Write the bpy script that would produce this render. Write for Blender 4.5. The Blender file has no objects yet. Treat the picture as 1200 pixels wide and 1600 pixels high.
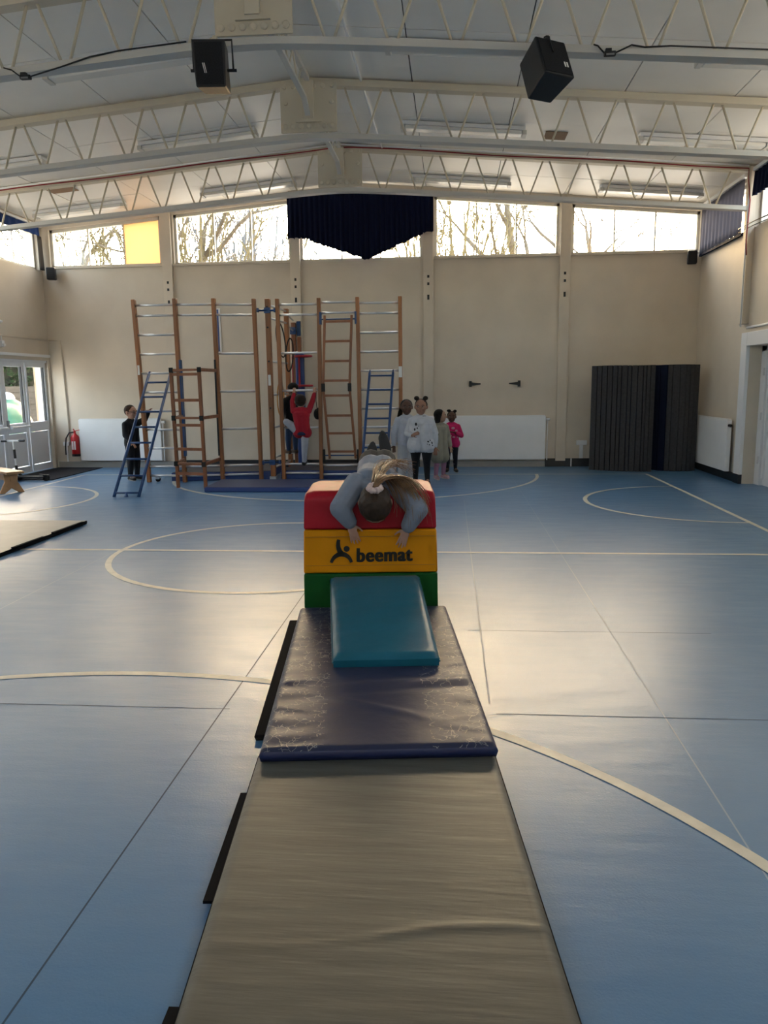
import bpy, math, random
import numpy as np
from mathutils import Vector, Matrix
random.seed(7)
scene = bpy.context.scene
COL = scene.collection
# ------------------------------------------------------------------ camera
FPX, YAW, PITCH, ROLL, CH = 1204.0, .08855, .16522, -.011827, 1.45
_f = np.array([-math.sin(YAW)*math.cos(PITCH), math.cos(YAW)*math.cos(PITCH), -math.sin(PITCH)])
_r0 = np.array([math.cos(YAW), math.sin(YAW), 0.]); _u0 = np.cross(_r0, _f)
_r = _r0*math.cos(ROLL)+_u0*math.sin(ROLL); _u = -_r0*math.sin(ROLL)+_u0*math.cos(ROLL)
CAM = np.array([0, 0, CH])
cam = bpy.data.objects.new('camera', bpy.data.cameras.new('camera')); COL.objects.link(cam)
cam.data.sensor_width = 36.0; cam.data.sensor_fit = 'AUTO'; cam.data.lens = FPX/1600*36
cam.data.clip_start = .05; cam.data.clip_end = 400
cam.matrix_world = Matrix(((_r[0], _u[0], -_f[0], 0), (_r[1], _u[1], -_f[1], 0), (_r[2], _u[2], -_f[2], CH), (0, 0, 0, 1)))
scene.camera = cam
# ------------------------------------------------------------------ world, exposure
w = bpy.data.worlds.new('World'); scene.world = w; w.use_nodes = True
nt = w.node_tree; bg = nt.nodes['Background']
sky = nt.nodes.new('ShaderNodeTexSky'); sky.sky_type = 'NISHITA'; sky.sun_disc = False
sky.sun_elevation = math.radians(13); sky.sun_rotation = math.radians(-6)
sky.air_density = 1.0; sky.dust_density = 6.0; sky.ozone_density = 1.0
sky_mix = nt.nodes.new('ShaderNodeMixRGB'); sky_mix.blend_type = 'ADD'; sky_mix.inputs[0].default_value = 1.0
sky_mul = nt.nodes.new('ShaderNodeMixRGB'); sky_mul.blend_type = 'MULTIPLY'; sky_mul.inputs[0].default_value = 1.0; sky_mul.inputs[2].default_value = (.78, .74, .68, 1)
nt.links.new(sky.outputs[0], sky_mul.inputs[1]); nt.links.new(sky_mul.outputs[0], sky_mix.inputs[1])
sky_mix.inputs[2].default_value = (1.16, 1.19, 1.22, 1)          # even high haze over the whole sky
nt.links.new(sky_mix.outputs[0], bg.inputs[0]); bg.inputs[1].default_value = 1.0
vs = scene.view_settings
vs.view_transform = 'Standard'; vs.look = 'None'; vs.gamma = 1.0; vs.use_curve_mapping = False
vs.exposure = 1.75
scene.cycles.max_bounces = 10; scene.cycles.diffuse_bounces = 6; scene.cycles.glossy_bounces = 3
scene.cycles.sample_clamp_indirect = 8.0

# ------------------------------------------------------------------ pixel helpers (directions only; distance from floor, wall or plane)
def ray(x, y): return _f+_r*(x-600)/FPX-_u*(y-800)/FPX
def fl(x, y, z=0.): d = ray(x, y); return CAM+d*((z-CH)/d[2])
def atY(x, y, Y): d = ray(x, y); return CAM+d*(Y/d[1])
def atX(x, y, X): d = ray(x, y); return CAM+d*(X/d[0])
def atP(x, y, p, n):
    d = ray(x, y); n = np.array(n); return CAM+d*((np.array(p)-CAM)@n/(d@n))

# ------------------------------------------------------------------ materials
MATS = {}
def mat(name, col, rough=.6, spec=.5, metal=0., noise=0., nscale=8., bump=0., bscale=60., stretch=(1, 1, 1), col2=None, sheen=0., coord='Object'):
    if name in MATS: return MATS[name]
    m = bpy.data.materials.new(name); m.use_nodes = True
    t = m.node_tree; b = t.nodes['Principled BSDF']
    b.inputs['Base Color'].default_value = (*col, 1); b.inputs['Roughness'].default_value = rough
    b.inputs['Metallic'].default_value = metal; b.inputs['Specular IOR Level'].default_value = spec
    if sheen: b.inputs['Sheen Weight'].default_value = sheen
    if noise or bump:
        tc = t.nodes.new('ShaderNodeTexCoord'); mp = t.nodes.new('ShaderNodeMapping')
        mp.inputs['Scale'].default_value = stretch; t.links.new(tc.outputs[coord], mp.inputs[0])
    if noise:
        n = t.nodes.new('ShaderNodeTexNoise'); n.inputs['Scale'].default_value = nscale; n.inputs['Detail'].default_value = 6
        t.links.new(mp.outputs[0], n.inputs['Vector'])
        cr = t.nodes.new('ShaderNodeValToRGB')
        c2 = col2 or tuple(c*(1-noise) for c in col)
        cr.color_ramp.elements[0].position = .35; cr.color_ramp.elements[1].position = .65
        cr.color_ramp.elements[0].color = (*c2, 1); cr.color_ramp.elements[1].color = (*[min(1, c*(1+noise*.3)) for c in col], 1)
        t.links.new(n.outputs[0], cr.inputs[0]); t.links.new(cr.outputs[0], b.inputs['Base Color'])
    if bump:
        n2 = t.nodes.new('ShaderNodeTexNoise'); n2.inputs['Scale'].default_value = bscale; n2.inputs['Detail'].default_value = 5
        t.links.new(mp.outputs[0], n2.inputs['Vector'])
        bp = t.nodes.new('ShaderNodeBump'); bp.inputs['Strength'].default_value = bump; bp.inputs['Distance'].default_value = .01
        t.links.new(n2.outputs[0], bp.inputs['Height']); t.links.new(bp.outputs[0], b.inputs['Normal'])
    MATS[name] = m; return m
def glass_mat():
    m = bpy.data.materials.new('window_glass'); m.use_nodes = True; t = m.node_tree; t.nodes.clear()
    o = t.nodes.new('ShaderNodeOutputMaterial'); mx = t.nodes.new('ShaderNodeMixShader')
    tr = t.nodes.new('ShaderNodeBsdfTransparent'); tr.inputs[0].default_value = (.93, .95, .95, 1)
    g = t.nodes.new('ShaderNodeBsdfGlossy'); g.inputs['Roughness'].default_value = .03
    lw = t.nodes.new('ShaderNodeLayerWeight'); lw.inputs[0].default_value = .5
    pw = t.nodes.new('ShaderNodeMath'); pw.operation = 'POWER'; pw.inputs[1].default_value = 5; t.links.new(lw.outputs['Facing'], pw.inputs[0])
    ma = t.nodes.new('ShaderNodeMath'); ma.operation = 'MULTIPLY_ADD'; ma.inputs[1].default_value = .9; ma.inputs[2].default_value = .05; t.links.new(pw.outputs[0], ma.inputs[0])
    t.links.new(ma.outputs[0], mx.inputs[0]); t.links.new(tr.outputs[0], mx.inputs[1]); t.links.new(g.outputs[0], mx.inputs[2])
    t.links.new(mx.outputs[0], o.inputs[0]); return m
GLASS = glass_mat()
def translucent_mat():
    m = bpy.data.materials.new('beige_film_on_glass'); m.use_nodes = True; t = m.node_tree; t.nodes.clear()
    o = t.nodes.new('ShaderNodeOutputMaterial'); mx = t.nodes.new('ShaderNodeMixShader'); mx.inputs[0].default_value = .55
    d = t.nodes.new('ShaderNodeBsdfDiffuse'); d.inputs[0].default_value = (.62, .48, .32, 1); r = t.nodes.new('ShaderNodeBsdfTranslucent'); r.inputs[0].default_value = (.76, .60, .41, 1)
    t.links.new(d.outputs[0], mx.inputs[1]); t.links.new(r.outputs[0], mx.inputs[2]); t.links.new(mx.outputs[0], o.inputs[0]); return m
M = dict(
    wall=mat('cream_wall_paint', (.60, .53, .435), .75, .3, noise=.10, nscale=1.2, bump=.05, bscale=40),
    ceil=mat('white_ceiling_board', (.86, .835, .775), .42, .5, noise=.05, nscale=1.5, bump=.03, bscale=5),
    ceilback=mat('ceiling_backing', (.10, .10, .10), .9),
    truss=mat('cream_truss_paint', (.58, .53, .42), .5, .4),
    trussgrey=mat('pale_steel_paint', (.56, .55, .51), .45, .5),
    white=mat('white_gloss_paint', (.72, .73, .74), .4, .5),
    radiator=mat('radiator_white', (.74, .75, .76), .45, .4, noise=.04, nscale=3),
    frame=mat('window_frame_paint', (.60, .57, .50), .5, .4),
    upvc=mat('white_door_plastic', (.70, .73, .78), .4, .5),
    black=mat('black_plastic', (.012, .013, .015), .5, .4),
    skirt=mat('black_skirting', (.012, .012, .014), .4, .5),
    greyskirt=mat('grey_skirting', (.30, .29, .27), .5, .4),
    line=mat('cream_line_paint', (.60, .58, .49), .45, .4, noise=.12, nscale=12),
    seam=mat('floor_seam_dark', (.03, .06, .10), .6, .2),
    weld=mat('floor_weld_pale', (.25, .33, .42), .5, .3),
    wood=mat('varnished_orange_wood', (.30, .115, .038), .42, .5, noise=.35, nscale=9, stretch=(1, 1, .12)),
    wood2=mat('red_brown_wood', (.24, .085, .032), .45, .5, noise=.3, nscale=9, stretch=(1, 1, .2)),
    bench=mat('pine_bench_wood', (.50, .27, .12), .4, .5, noise=.3, nscale=6, stretch=(.2, 1, 1)),
    steel=mat('galvanised_tube', (.62, .63, .64), .32, .5, metal=.75),
    blue=mat('blue_powder_coat', (.008, .045, .15), .4, .5),
    bluepad=mat('blue_pad_vinyl', (.02, .05, .19), .45, .5),
    curtain=mat('navy_curtain_cloth', (.008, .012, .034), .9, .08),
    tarp=mat('green_tarpaulin', (.012, .10, .055), .5, .4),
    red=mat('red_vinyl', (.34, .006, .017), .5, .22, noise=.12, nscale=6, bump=.25, bscale=9),
    yellow=mat('yellow_vinyl', (.58, .225, .003), .55, .12, noise=.08, nscale=5, bump=.15, bscale=8),
    green=mat('green_vinyl', (.004, .075, .011), .5, .22, bump=.5, bscale=9),
    teal=mat('teal_vinyl', (.012, .115, .175), .42, .3, noise=.12, nscale=4, bump=.25, bscale=14),
    print_=mat('black_print', (.012, .012, .010), .5, .3),
    cable=mat('dark_cable', (.02, .02, .02), .6, .3),
    redcable=mat('red_cable', (.25, .02, .03), .6, .3),
    cardboard=mat('brown_patch_board', (.30, .19, .12), .8, .2),
    beigeboard=mat('beige_blank_board', (.62, .48, .32), .7, .2),
    mattress=mat('grey_mat_vinyl', (.074, .075, .066), .48, .4, noise=.22, nscale=5, bump=.16, bscale=9, stretch=(.45, 4.5, 1)),
    slat=mat('charcoal_carpet_mat', (.052, .052, .056), .95, .15, noise=.15, nscale=30),
    slatdark=mat('navy_back_and_slat_shade', (.006, .010, .028), .9, .15),
    felt=mat('black_velcro', (.006, .006, .007), .95, .1),
    doormat=mat('charcoal_doormat', (.03, .03, .035), .95, .1, noise=.2, nscale=60),
    exred=mat('extinguisher_red', (.42, .012, .015), .3, .5),
    label=mat('white_sticker', (.7, .7, .68), .5, .3),
    bark=mat('pale_bark', (.135, .112, .082), .9, .1, noise=.3, nscale=6),
    twig=mat('twig_brown', (.13, .105, .055), .9, .1),
    pale_ground=mat('ground_outside', (.60, .565, .505), .95, .1, noise=.3, nscale=2),
    fence=mat('grey_fence_board', (.085, .078, .070), .85, .2, noise=.25, nscale=7, stretch=(1, .2, 1)),
    hedge=mat('hedge_leaf', (.02, .045, .012), .8, .2, noise=.5, nscale=9),
    tube=mat('fluorescent_diffuser', (.72, .72, .68), .25, .5),
    rubber=mat('dark_rubber', (.02, .02, .02), .8, .2),
    redpaint=mat('red_hoop_plastic', (.35, .01, .02), .4, .5),
    orangehoop=mat('orange_hoop_plastic', (.50, .22, .04), .4, .5),
    extwall=mat('far_house_wall', (.13, .14, .16), .9, .1),
)
def floor_mat():
    m = bpy.data.materials.new('blue_sports_vinyl'); m.use_nodes = True; t = m.node_tree; b = t.nodes['Principled BSDF']
    tc = t.nodes.new('ShaderNodeTexCoord')
    n = t.nodes.new('ShaderNodeTexNoise'); n.inputs['Scale'].default_value = 1.1; n.inputs['Detail'].default_value = 8
    t.links.new(tc.outputs['Object'], n.inputs['Vector'])
    cr = t.nodes.new('ShaderNodeValToRGB'); e = cr.color_ramp.elements
    e[0].position = .3; e[0].color = (.066, .165, .312, 1); e[1].position = .7; e[1].color = (.094, .203, .350, 1)
    t.links.new(n.outputs[0], cr.inputs[0]); t.links.new(cr.outputs[0], b.inputs['Base Color'])
    n2 = t.nodes.new('ShaderNodeTexNoise'); n2.inputs['Scale'].default_value = 6; n2.inputs['Detail'].default_value = 8
    mp = t.nodes.new('ShaderNodeMapping'); mp.inputs['Scale'].default_value = (.5, 1.6, 1); t.links.new(tc.outputs['Object'], mp.inputs[0]); t.links.new(mp.outputs[0], n2.inputs['Vector'])
    mr = t.nodes.new('ShaderNodeMapRange'); mr.inputs[3].default_value = .26; mr.inputs[4].default_value = .42
    t.links.new(n2.outputs[0], mr.inputs[0]); t.links.new(mr.outputs[0], b.inputs['Roughness'])
    b.inputs['Specular IOR Level'].default_value = .35
    n3 = t.nodes.new('ShaderNodeTexNoise'); n3.inputs['Scale'].default_value = 130; t.links.new(tc.outputs['Object'], n3.inputs['Vector'])
    n4 = t.nodes.new('ShaderNodeTexNoise'); n4.inputs['Scale'].default_value = 7; n4.inputs['Detail'].default_value = 3; t.links.new(mp.outputs[0], n4.inputs['Vector'])
    bp = t.nodes.new('ShaderNodeBump'); bp.inputs['Strength'].default_value = .12; bp.inputs['Distance'].default_value = .004
    bp2 = t.nodes.new('ShaderNodeBump'); bp2.inputs['Strength'].default_value = .10; bp2.inputs['Distance'].default_value = .02
    t.links.new(n3.outputs[0], bp.inputs['Height']); t.links.new(n4.outputs[0], bp2.inputs['Height'])
    t.links.new(bp2.outputs[0], bp.inputs['Normal']); t.links.new(bp.outputs[0], b.inputs['Normal'])
    return m
M['floor'] = floor_mat()
def bluemat_mat():
    m = bpy.data.materials.new('navy_mat_vinyl_scuffed'); m.use_nodes = True; t = m.node_tree; b = t.nodes['Principled BSDF']
    tc = t.nodes.new('ShaderNodeTexCoord')
    n = t.nodes.new('ShaderNodeTexNoise'); n.inputs['Scale'].default_value = 25; t.links.new(tc.outputs['Object'], n.inputs['Vector'])
    mxv = t.nodes.new('ShaderNodeVectorMath'); mxv.operation = 'MULTIPLY_ADD'; mxv.inputs[1].default_value = (.05, .05, .05)
    t.links.new(n.outputs['Color'], mxv.inputs[0]); t.links.new(tc.outputs['Object'], mxv.inputs[2])
    v = t.nodes.new('ShaderNodeTexVoronoi'); v.feature = 'DISTANCE_TO_EDGE'; v.inputs['Scale'].default_value = 21
    t.links.new(mxv.outputs[0], v.inputs['Vector'])
    lt = t.nodes.new('ShaderNodeMath'); lt.operation = 'LESS_THAN'; lt.inputs[1].default_value = .024
    t.links.new(v.outputs['Distance'], lt.inputs[0])
    n5 = t.nodes.new('ShaderNodeTexNoise'); n5.inputs['Scale'].default_value = 16; t.links.new(tc.outputs['Object'], n5.inputs['Vector'])
    gt5 = t.nodes.new('ShaderNodeMath'); gt5.operation = 'GREATER_THAN'; gt5.inputs[1].default_value = .47; t.links.new(n5.outputs[0], gt5.inputs[0])
    sx = t.nodes.new('ShaderNodeSeparateXYZ'); t.links.new(tc.outputs['Object'], sx.inputs[0])
    # worn print shows only towards the two long edges of the mat (scuffed-off in the middle)
    a = t.nodes.new('ShaderNodeMath'); a.operation = 'MULTIPLY_ADD'; a.inputs[1].default_value = .118
    t.links.new(sx.outputs['Y'], a.inputs[0]); t.links.new(sx.outputs['X'], a.inputs[2])
    ab = t.nodes.new('ShaderNodeMath'); ab.operation = 'ABSOLUTE'; t.links.new(a.outputs[0], ab.inputs[0])
    g2 = t.nodes.new('ShaderNodeMath'); g2.operation = 'GREATER_THAN'; g2.inputs[1].default_value = .21; t.links.new(ab.outputs[0], g2.inputs[0])
    m1 = t.nodes.new('ShaderNodeMath'); m1.operation = 'MULTIPLY'; t.links.new(lt.outputs[0], m1.inputs[0]); t.links.new(gt5.outputs[0], m1.inputs[1])
    m2 = t.nodes.new('ShaderNodeMath'); m2.operation = 'MULTIPLY'; t.links.new(m1.outputs[0], m2.inputs[0]); t.links.new(g2.outputs[0], m2.inputs[1])
    m3 = t.nodes.new('ShaderNodeMath'); m3.operation = 'MULTIPLY'; m3.inputs[1].default_value = .55; t.links.new(m2.outputs[0], m3.inputs[0])
    mx = t.nodes.new('ShaderNodeMixRGB'); mx.inputs[1].default_value = (.026, .031, .066, 1); mx.inputs[2].default_value = (.42, .40, .36, 1)
    t.links.new(m3.outputs[0], mx.inputs[0]); t.links.new(mx.outputs[0], b.inputs['Base Color'])
    b.inputs['Roughness'].default_value = .44; b.inputs['Specular IOR Level'].default_value = .22
    n3 = t.nodes.new('ShaderNodeTexNoise'); n3.inputs['Scale'].default_value = 16; n3.inputs['Detail'].default_value = 4
    t.links.new(tc.outputs['Object'], n3.inputs['Vector'])
    bp = t.nodes.new('ShaderNodeBump'); bp.inputs['Strength'].default_value = .2; bp.inputs['Distance'].default_value = .01
    t.links.new(n3.outputs[0], bp.inputs['Height']); t.links.new(bp.outputs[0], b.inputs['Normal'])
    return m
M['bluemat'] = bluemat_mat()
def cloth(name, col, rough=.85): return mat('cloth_'+name, col, rough, .2, noise=.08, nscale=14, sheen=.1)
def skin(name, col): return mat('skin_'+name, col, .55, .35)

# ------------------------------------------------------------------ mesh builder (world coordinates)
def V(*a): return np.array(a, float)
def unit(v): v = np.array(v, float); return v/np.linalg.norm(v)
class MB:
    def __init__(s): s.v = []; s.f = []
    def add(s, vs, fs):
        o = len(s.v); s.v += [tuple(map(float, p)) for p in vs]; s.f += [tuple(i+o for i in f) for f in fs]; return s
    def box(s, lo, hi):
        x0, y0, z0 = lo; x1, y1, z1 = hi
        return s.add([(x0, y0, z0), (x1, y0, z0), (x1, y1, z0), (x0, y1, z0), (x0, y0, z1), (x1, y0, z1), (x1, y1, z1), (x0, y1, z1)],
                     [(3, 2, 1, 0), (4, 5, 6, 7), (0, 1, 5, 4), (1, 2, 6, 5), (2, 3, 7, 6), (3, 0, 4, 7)])
    def bar(s, a, b, wd, ht, up=(0, 0, 1)):
        a = np.array(a, float); b = np.array(b, float); d = unit(b-a); up = np.array(up, float)
        if abs(d@up) > .98: up = V(0, 1, 0)
        x = unit(np.cross(d, up)); y = np.cross(x, d)
        vs = [p+x*sx*wd/2+y*sy*ht/2 for p in (a, b) for sx, sy in ((-1, -1), (1, -1), (1, 1), (-1, 1))]
        return s.add(vs, [(0, 1, 2, 3), (7, 6, 5, 4), (0, 4, 5, 1), (1, 5, 6, 2), (2, 6, 7, 3), (3, 7, 4, 0)])
    def tube(s, pts, r, seg=8, closed=False):
        pts = [np.array(p, float) for p in pts]; n = len(pts); rs = r if hasattr(r, '__len__') else [r]*n
        o = len(s.v); prev = None
        for i, p in enumerate(pts):
            if closed: d = pts[(i+1) % n]-pts[i-1]
            else: d = pts[min(i+1, n-1)]-pts[max(i-1, 0)]
            d = unit(d)
            if prev is None:
                k = V(0, 0, 1) if abs(d[2]) < .9 else V(1, 0, 0); x = unit(np.cross(d, k))
            else:
                x = prev-d*(prev@d); x = unit(x)
            prev = x; y = np.cross(d, x)
            for j in range(seg):
                t = 2*math.pi*j/seg; s.v.append(tuple(p+(x*math.cos(t)+y*math.sin(t))*rs[i]))
        m = n if closed else n-1
        for i in range(m):
            for j in range(seg):
                a = o+i*seg+j; b = o+i*seg+(j+1) % seg; i2 = (i+1) % n
                s.f.append((a, b, o+i2*seg+(j+1) % seg, o+i2*seg+j))
        if not closed:
            s.f.append(tuple(o+j for j in range(seg))[::-1]); s.f.append(tuple(o+(n-1)*seg+j for j in range(seg)))
        return s
    def cyl(s, a, b, r, seg=12): return s.tube([a, b], r, seg)
    def capsule(s, a, b, ra, rb, seg=12):
        a = np.array(a, float); b = np.array(b, float)
        L = np.linalg.norm(b-a)
        if L < 1e-6: return s.ell(a, (ra, ra, ra))
        d = (b-a)/L; pts = []; rs = []
        for t in (-85, -55, -25): t = math.radians(t); pts.append(a+d*ra*math.sin(t)); rs.append(ra*math.cos(t))
        pts += [a, b]; rs += [ra, rb]
        for t in (25, 55, 85): t = math.radians(t); pts.append(b+d*rb*math.sin(t)); rs.append(rb*math.cos(t))
        return s.tube(pts, rs, seg)
    def ell(s, c, r, R=None, seg=14, rings=9):
        c = np.array(c, float); o = len(s.v); R = np.eye(3) if R is None else R
        for i in range(1, rings):
            th = math.pi*i/rings
            for j in range(seg):
                ph = 2*math.pi*j/seg
                s.v.append(tuple(c+R@(np.array([math.sin(th)*math.cos(ph)*r[0], math.sin(th)*math.sin(ph)*r[1], math.cos(th)*r[2]]))))
        top = len(s.v); s.v.append(tuple(c+R@np.array([0, 0, r[2]]))); bot = len(s.v); s.v.append(tuple(c-R@np.array([0, 0, r[2]])))
        for i in range(rings-2):
            for j in range(seg):
                a = o+i*seg+j; b = o+i*seg+(j+1) % seg; s.f.append((a, a+seg, b+seg, b))
        for j in range(seg):
            s.f.append((top, o+j, o+(j+1) % seg)); k = o+(rings-2)*seg; s.f.append((bot, k+(j+1) % seg, k+j))
        return s
    def prism(s, poly, ex):
        n = len(poly); ex = np.array(ex, float); poly = [np.array(p, float) for p in poly]
        return s.add(poly+[p+ex for p in poly], [tuple(range(n))[::-1], tuple(range(n, 2*n))]+[(i, (i+1) % n, n+(i+1) % n, n+i) for i in range(n)])
    def mesh(s, name, off=(0, 0, 0), m=None, smooth=False):
        me = bpy.data.meshes.new(name); o = np.array(off, float)
        me.from_pydata([tuple(np.array(p)-o) for p in s.v], [], s.f)
        if m: me.materials.append(m)
        me.validate()
        import bmesh
        b = bmesh.new(); b.from_mesh(me); bmesh.ops.recalc_face_normals(b, faces=b.faces); b.to_mesh(me); b.free()
        if smooth: me.polygons.foreach_set('use_smooth', [True]*len(me.polygons))
        return me
    def build(s, name, m, parent=None, smooth=False, bevel=0., label=None, off=None):
        if parent is not None: off = worldloc(parent)
        elif off is None:
            a = np.array(s.v); lo, hi = a.min(0), a.max(0); off = ((lo[0]+hi[0])/2, (lo[1]+hi[1])/2, lo[2])
        o = bpy.data.objects.new(name, s.mesh(name, off, m, smooth)); COL.objects.link(o)
        if parent is not None: o.parent = parent
        else: o.location = off
        if bevel:
            bv = o.modifiers.new('bevel', 'BEVEL'); bv.width = bevel; bv.segments = 2; bv.limit_method = 'ANGLE'
        if label: o['label'] = label
        return o
def worldloc(o):
    p = np.zeros(3)
    while o is not None: p += np.array(o.location); o = o.parent
    return p
def tag(o, label=None, cat=None, group=None, kind=None):
    if label: o['label'] = label
    if cat: o['category'] = cat
    if group: o['group'] = group
    if kind: o['kind'] = kind
    return o
def thing(name, label, cat, loc, group=None):
    o = bpy.data.objects.new(name, None); COL.objects.link(o); o.location = tuple(map(float, loc)); o.empty_display_size = .1
    return tag(o, label, cat, group)
def struct(o, label=None): o['kind'] = 'structure'; return tag(o, label)
def smooth_auto(o, ang=.7):
    o.data.polygons.foreach_set('use_smooth', [True]*len(o.data.polygons))
    try: o.data.set_sharp_from_angle(angle=ang)
    except Exception: pass
    return o
def bx(name, lo, hi, m, parent=None, bevel=0., **k): return MB().box(lo, hi).build(name, m, parent, bevel=bevel, **k)

# ------------------------------------------------------------------ the room
XL, XR, YB, YF, RX = -7.19, 4.06, 13.51, -4.5, -1.56
TY = [11.36, 8.968, 6.57]; RS = .085
def roof(x): return 4.755-RS*abs(x-RX)
floor = struct(bx('floor', (XL-.3, YF-.3, -.12), (XR+.3, YB+.3, 0), M['floor'], off=(0, 0, 0)), 'blue sports hall vinyl floor with cream court lines')
def strip(pts, wd, m, name, z=.0012, closed=False):
    mb = MB(); n = len(pts); L = []
    for i in range(n):
        p = np.array(pts[i][:2]); a = np.array(pts[i-1 if (closed or i > 0) else 0][:2]); b = np.array(pts[(i+1) % n if (closed or i < n-1) else i][:2])
        d = unit(b-a); nn = np.array([-d[1], d[0]]); L.append((p+nn*wd/2, p-nn*wd/2))
    vs = [(*q, z) for pr in L for q in pr]; m_ = n if closed else n-1
    mb.add(vs, [(2*i, 2*i+1, 2*((i+1) % n)+1, 2*((i+1) % n)) for i in range(m_)])
    return mb.build(name, m, floor)
def arc(cx, cy, r, a0, a1, n=64): return [(cx+r*math.cos(math.radians(a0+(a1-a0)*i/n)), cy+r*math.sin(math.radians(a0+(a1-a0)*i/n))) for i in range(n+1)]
LW = .05
strip([(-6.11, 12.345), (3.05+LW/2, 12.345)], LW, M['line'], 'court_line')
strip([(-6.11, .76), (-6.11, 12.345)], LW, M['line'], 'court_line', .0016)
strip([(3.05, .76), (3.05, 12.345)], LW, M['line'], 'court_line', .0016)
strip([(-6.11, 6.55), (3.05, 6.55)], LW, M['line'], 'court_line', .0020)
strip([(-6.11, .76), (3.05, .76)], LW, M['line'], 'court_line', .0012)
strip(arc(-1.56, 6.55, 1.385, 0, 360)[:-1], LW, M['line'], 'court_circle', .0024, True)
strip(arc(-1.53, 12.345, 2.87, 180, 360), LW, M['line'], 'court_arc', .0024)
strip(arc(-1.53, .76, 2.87, 0, 180), LW, M['line'], 'court_arc', .0024)
strip(arc(3.05, 9.46, 1.41, 90, 270), LW, M['line'], 'court_arc', .0024)
strip(arc(-6.11, 9.46, 1.41, -90, 90), LW, M['line'], 'court_arc', .0024)
for k in range(-3, 4):
    x = -1.03+2.0*k*.98
    if XL < x < XR: strip([(x, YF), (x, 12.2)], .006, M['seam'] if k in (0, ) else M['weld'], 'floor_seam', .0006)
strip([fl(725, 780)[:2], fl(765, 1100)[:2]], .008, M['weld'], 'floor_seam', .0008)
for y, x0, x1 in ((4.42, .1, 1.5), (3.22, -3.2, -1.0), (3.25, .2, 2.2), (9.1, -4, 0)): strip([(x0, y), (x1, y+.01)], .006, M['seam'], 'floor_seam', .0008)

# ceiling: dark backing with boards
def slope_box(mb, x0, x1, y0, y1, t, gap=0., dz=0.):
    vs = []
    for y in (y0, y1):
        for x in (x0, x1):
            for d in (0, t): vs.append((x, y, roof(x)+d+dz))
    mb.add(vs, [(0, 2, 3, 1), (4, 5, 7, 6), (0, 1, 5, 4), (2, 6, 7, 3), (0, 4, 6, 2), (1, 3, 7, 5)])
mb = MB(); slope_box(mb, XL-.3, RX, YF-.3, YB+.3, .1, dz=.02); slope_box(mb, RX, XR+.3, YF-.3, YB+.3, .1, dz=.02)
ceiling = struct(mb.build('ceiling', M['ceilback'], off=(0, 0, 0)), 'white boarded pitched ceiling')
PW = 1.125; g = .011
ys = [YF-.3]+[y for y in np.arange(12.5-2.4*7, 13, 2.4) if y > YF]+[YB+.3]
for i in range(len(ys)-1):
    for side in (-1, 1):
        x = RX
        while (x > XL-.29 if side < 0 else x < XR+.29):
            x2 = max(x-PW, XL-.3) if side < 0 else min(x+PW, XR+.3)
            a, b = sorted((x, x2))
            mb = MB(); slope_box(mb, a+g/2, b-g/2, ys[i]+g/2, ys[i+1]-g/2, .02, dz=random.uniform(-.002, .002)); mb.build('ceiling_board', M['ceil'], ceiling)
            x = x2

# back wall with five window openings
SILL = 3.53
WINS = [(-7.03, -5.02), (-4.79, -2.745), (-2.59, -.50), (-.30, 1.765), (1.965, 4.02)]
def wtop(x): return 4.635-.0865*abs(x-RX)
T = .25
mb = MB(); mb.box((XL-T, YB, 0), (XR+T, YB+T, SILL))
edges = [XL-T]+[e for a in WINS for e in a]+[XR+T]
for i in range(0, len(edges), 2): mb.box((edges[i], YB, SILL), (edges[i+1], YB+T, roof(edges[i])+.02 if edges[i] > RX or edges[i+1] < RX else 4.77))
for a, b in WINS:
    xs = [a, b] if not a < RX < b else [a, RX, b]
    for x0, x1 in zip(xs[:-1], xs[1:]):
        mb.prism([(x0, YB, wtop(x0)), (x1, YB, wtop(x1)), (x1, YB, roof(x1)+.03), (x0, YB, roof(x0)+.03)], (0, T, 0))
struct(mb.build('wall_back', M['wall'], off=(0, YB, 0)), 'cream end wall under a band of high windows')
for k, (a, b) in enumerate(WINS):
    root = thing('window_%d' % (k+1), None, None, ((a+b)/2, YB+.1, SILL)); struct(root)
    fr = .045; mb = MB()
    y0, y1 = YB+.06, YB+.13
    mb.box((a, y0, SILL), (b, y1, SILL+.035)); mb.box((a, y0, SILL), (a+fr, y1, wtop(a)+.0)); mb.box((b-fr, y0, SILL), (b, y1, wtop(b)))
    xs = [a, b] if not a < RX < b else [a, RX, b]
    for x0, x1 in zip(xs[:-1], xs[1:]): mb.prism([(x0, y0, wtop(x0)-.05), (x1, y0, wtop(x1)-.05), (x1, y0, wtop(x1)+.002), (x0, y0, wtop(x0)+.002)], (0, y1-y0, 0))
    mb.build('window_frame', M['frame'], root)
    n = 3; wd = (b-a-2*fr)/n
    for i in range(n):
        x0 = a+fr+i*wd; x1 = x0+wd
        if i: bx('mullion', (x0-.012, y0+.01, SILL+.03), (x0+.012, y1-.01, wtop(x0)-.04), M['frame'], root)
        blank = (k == 0 and i == 2)
        m0 = x0+.005; m1 = x1-.005
        pts = [(m0, YB+.095, SILL+.02), (m1, YB+.095, SILL+.02), (m1, YB+.095, wtop(m1)-.03), (m0, YB+.095, wtop(m0)-.03)]
        if blank: MB().prism(pts, (0, .012, 0)).build('blank_panel', translucent_mat(), root, label='beige board in place of glass')
        else: MB().add(pts, [(0, 1, 2, 3)]).build('pane', GLASS, root)
    if k != 2: bx('window_sill', (a-.02, YB-.03, SILL-.03), (b+.02, YB+.06, SILL+.004), M['wall'], root)
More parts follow.
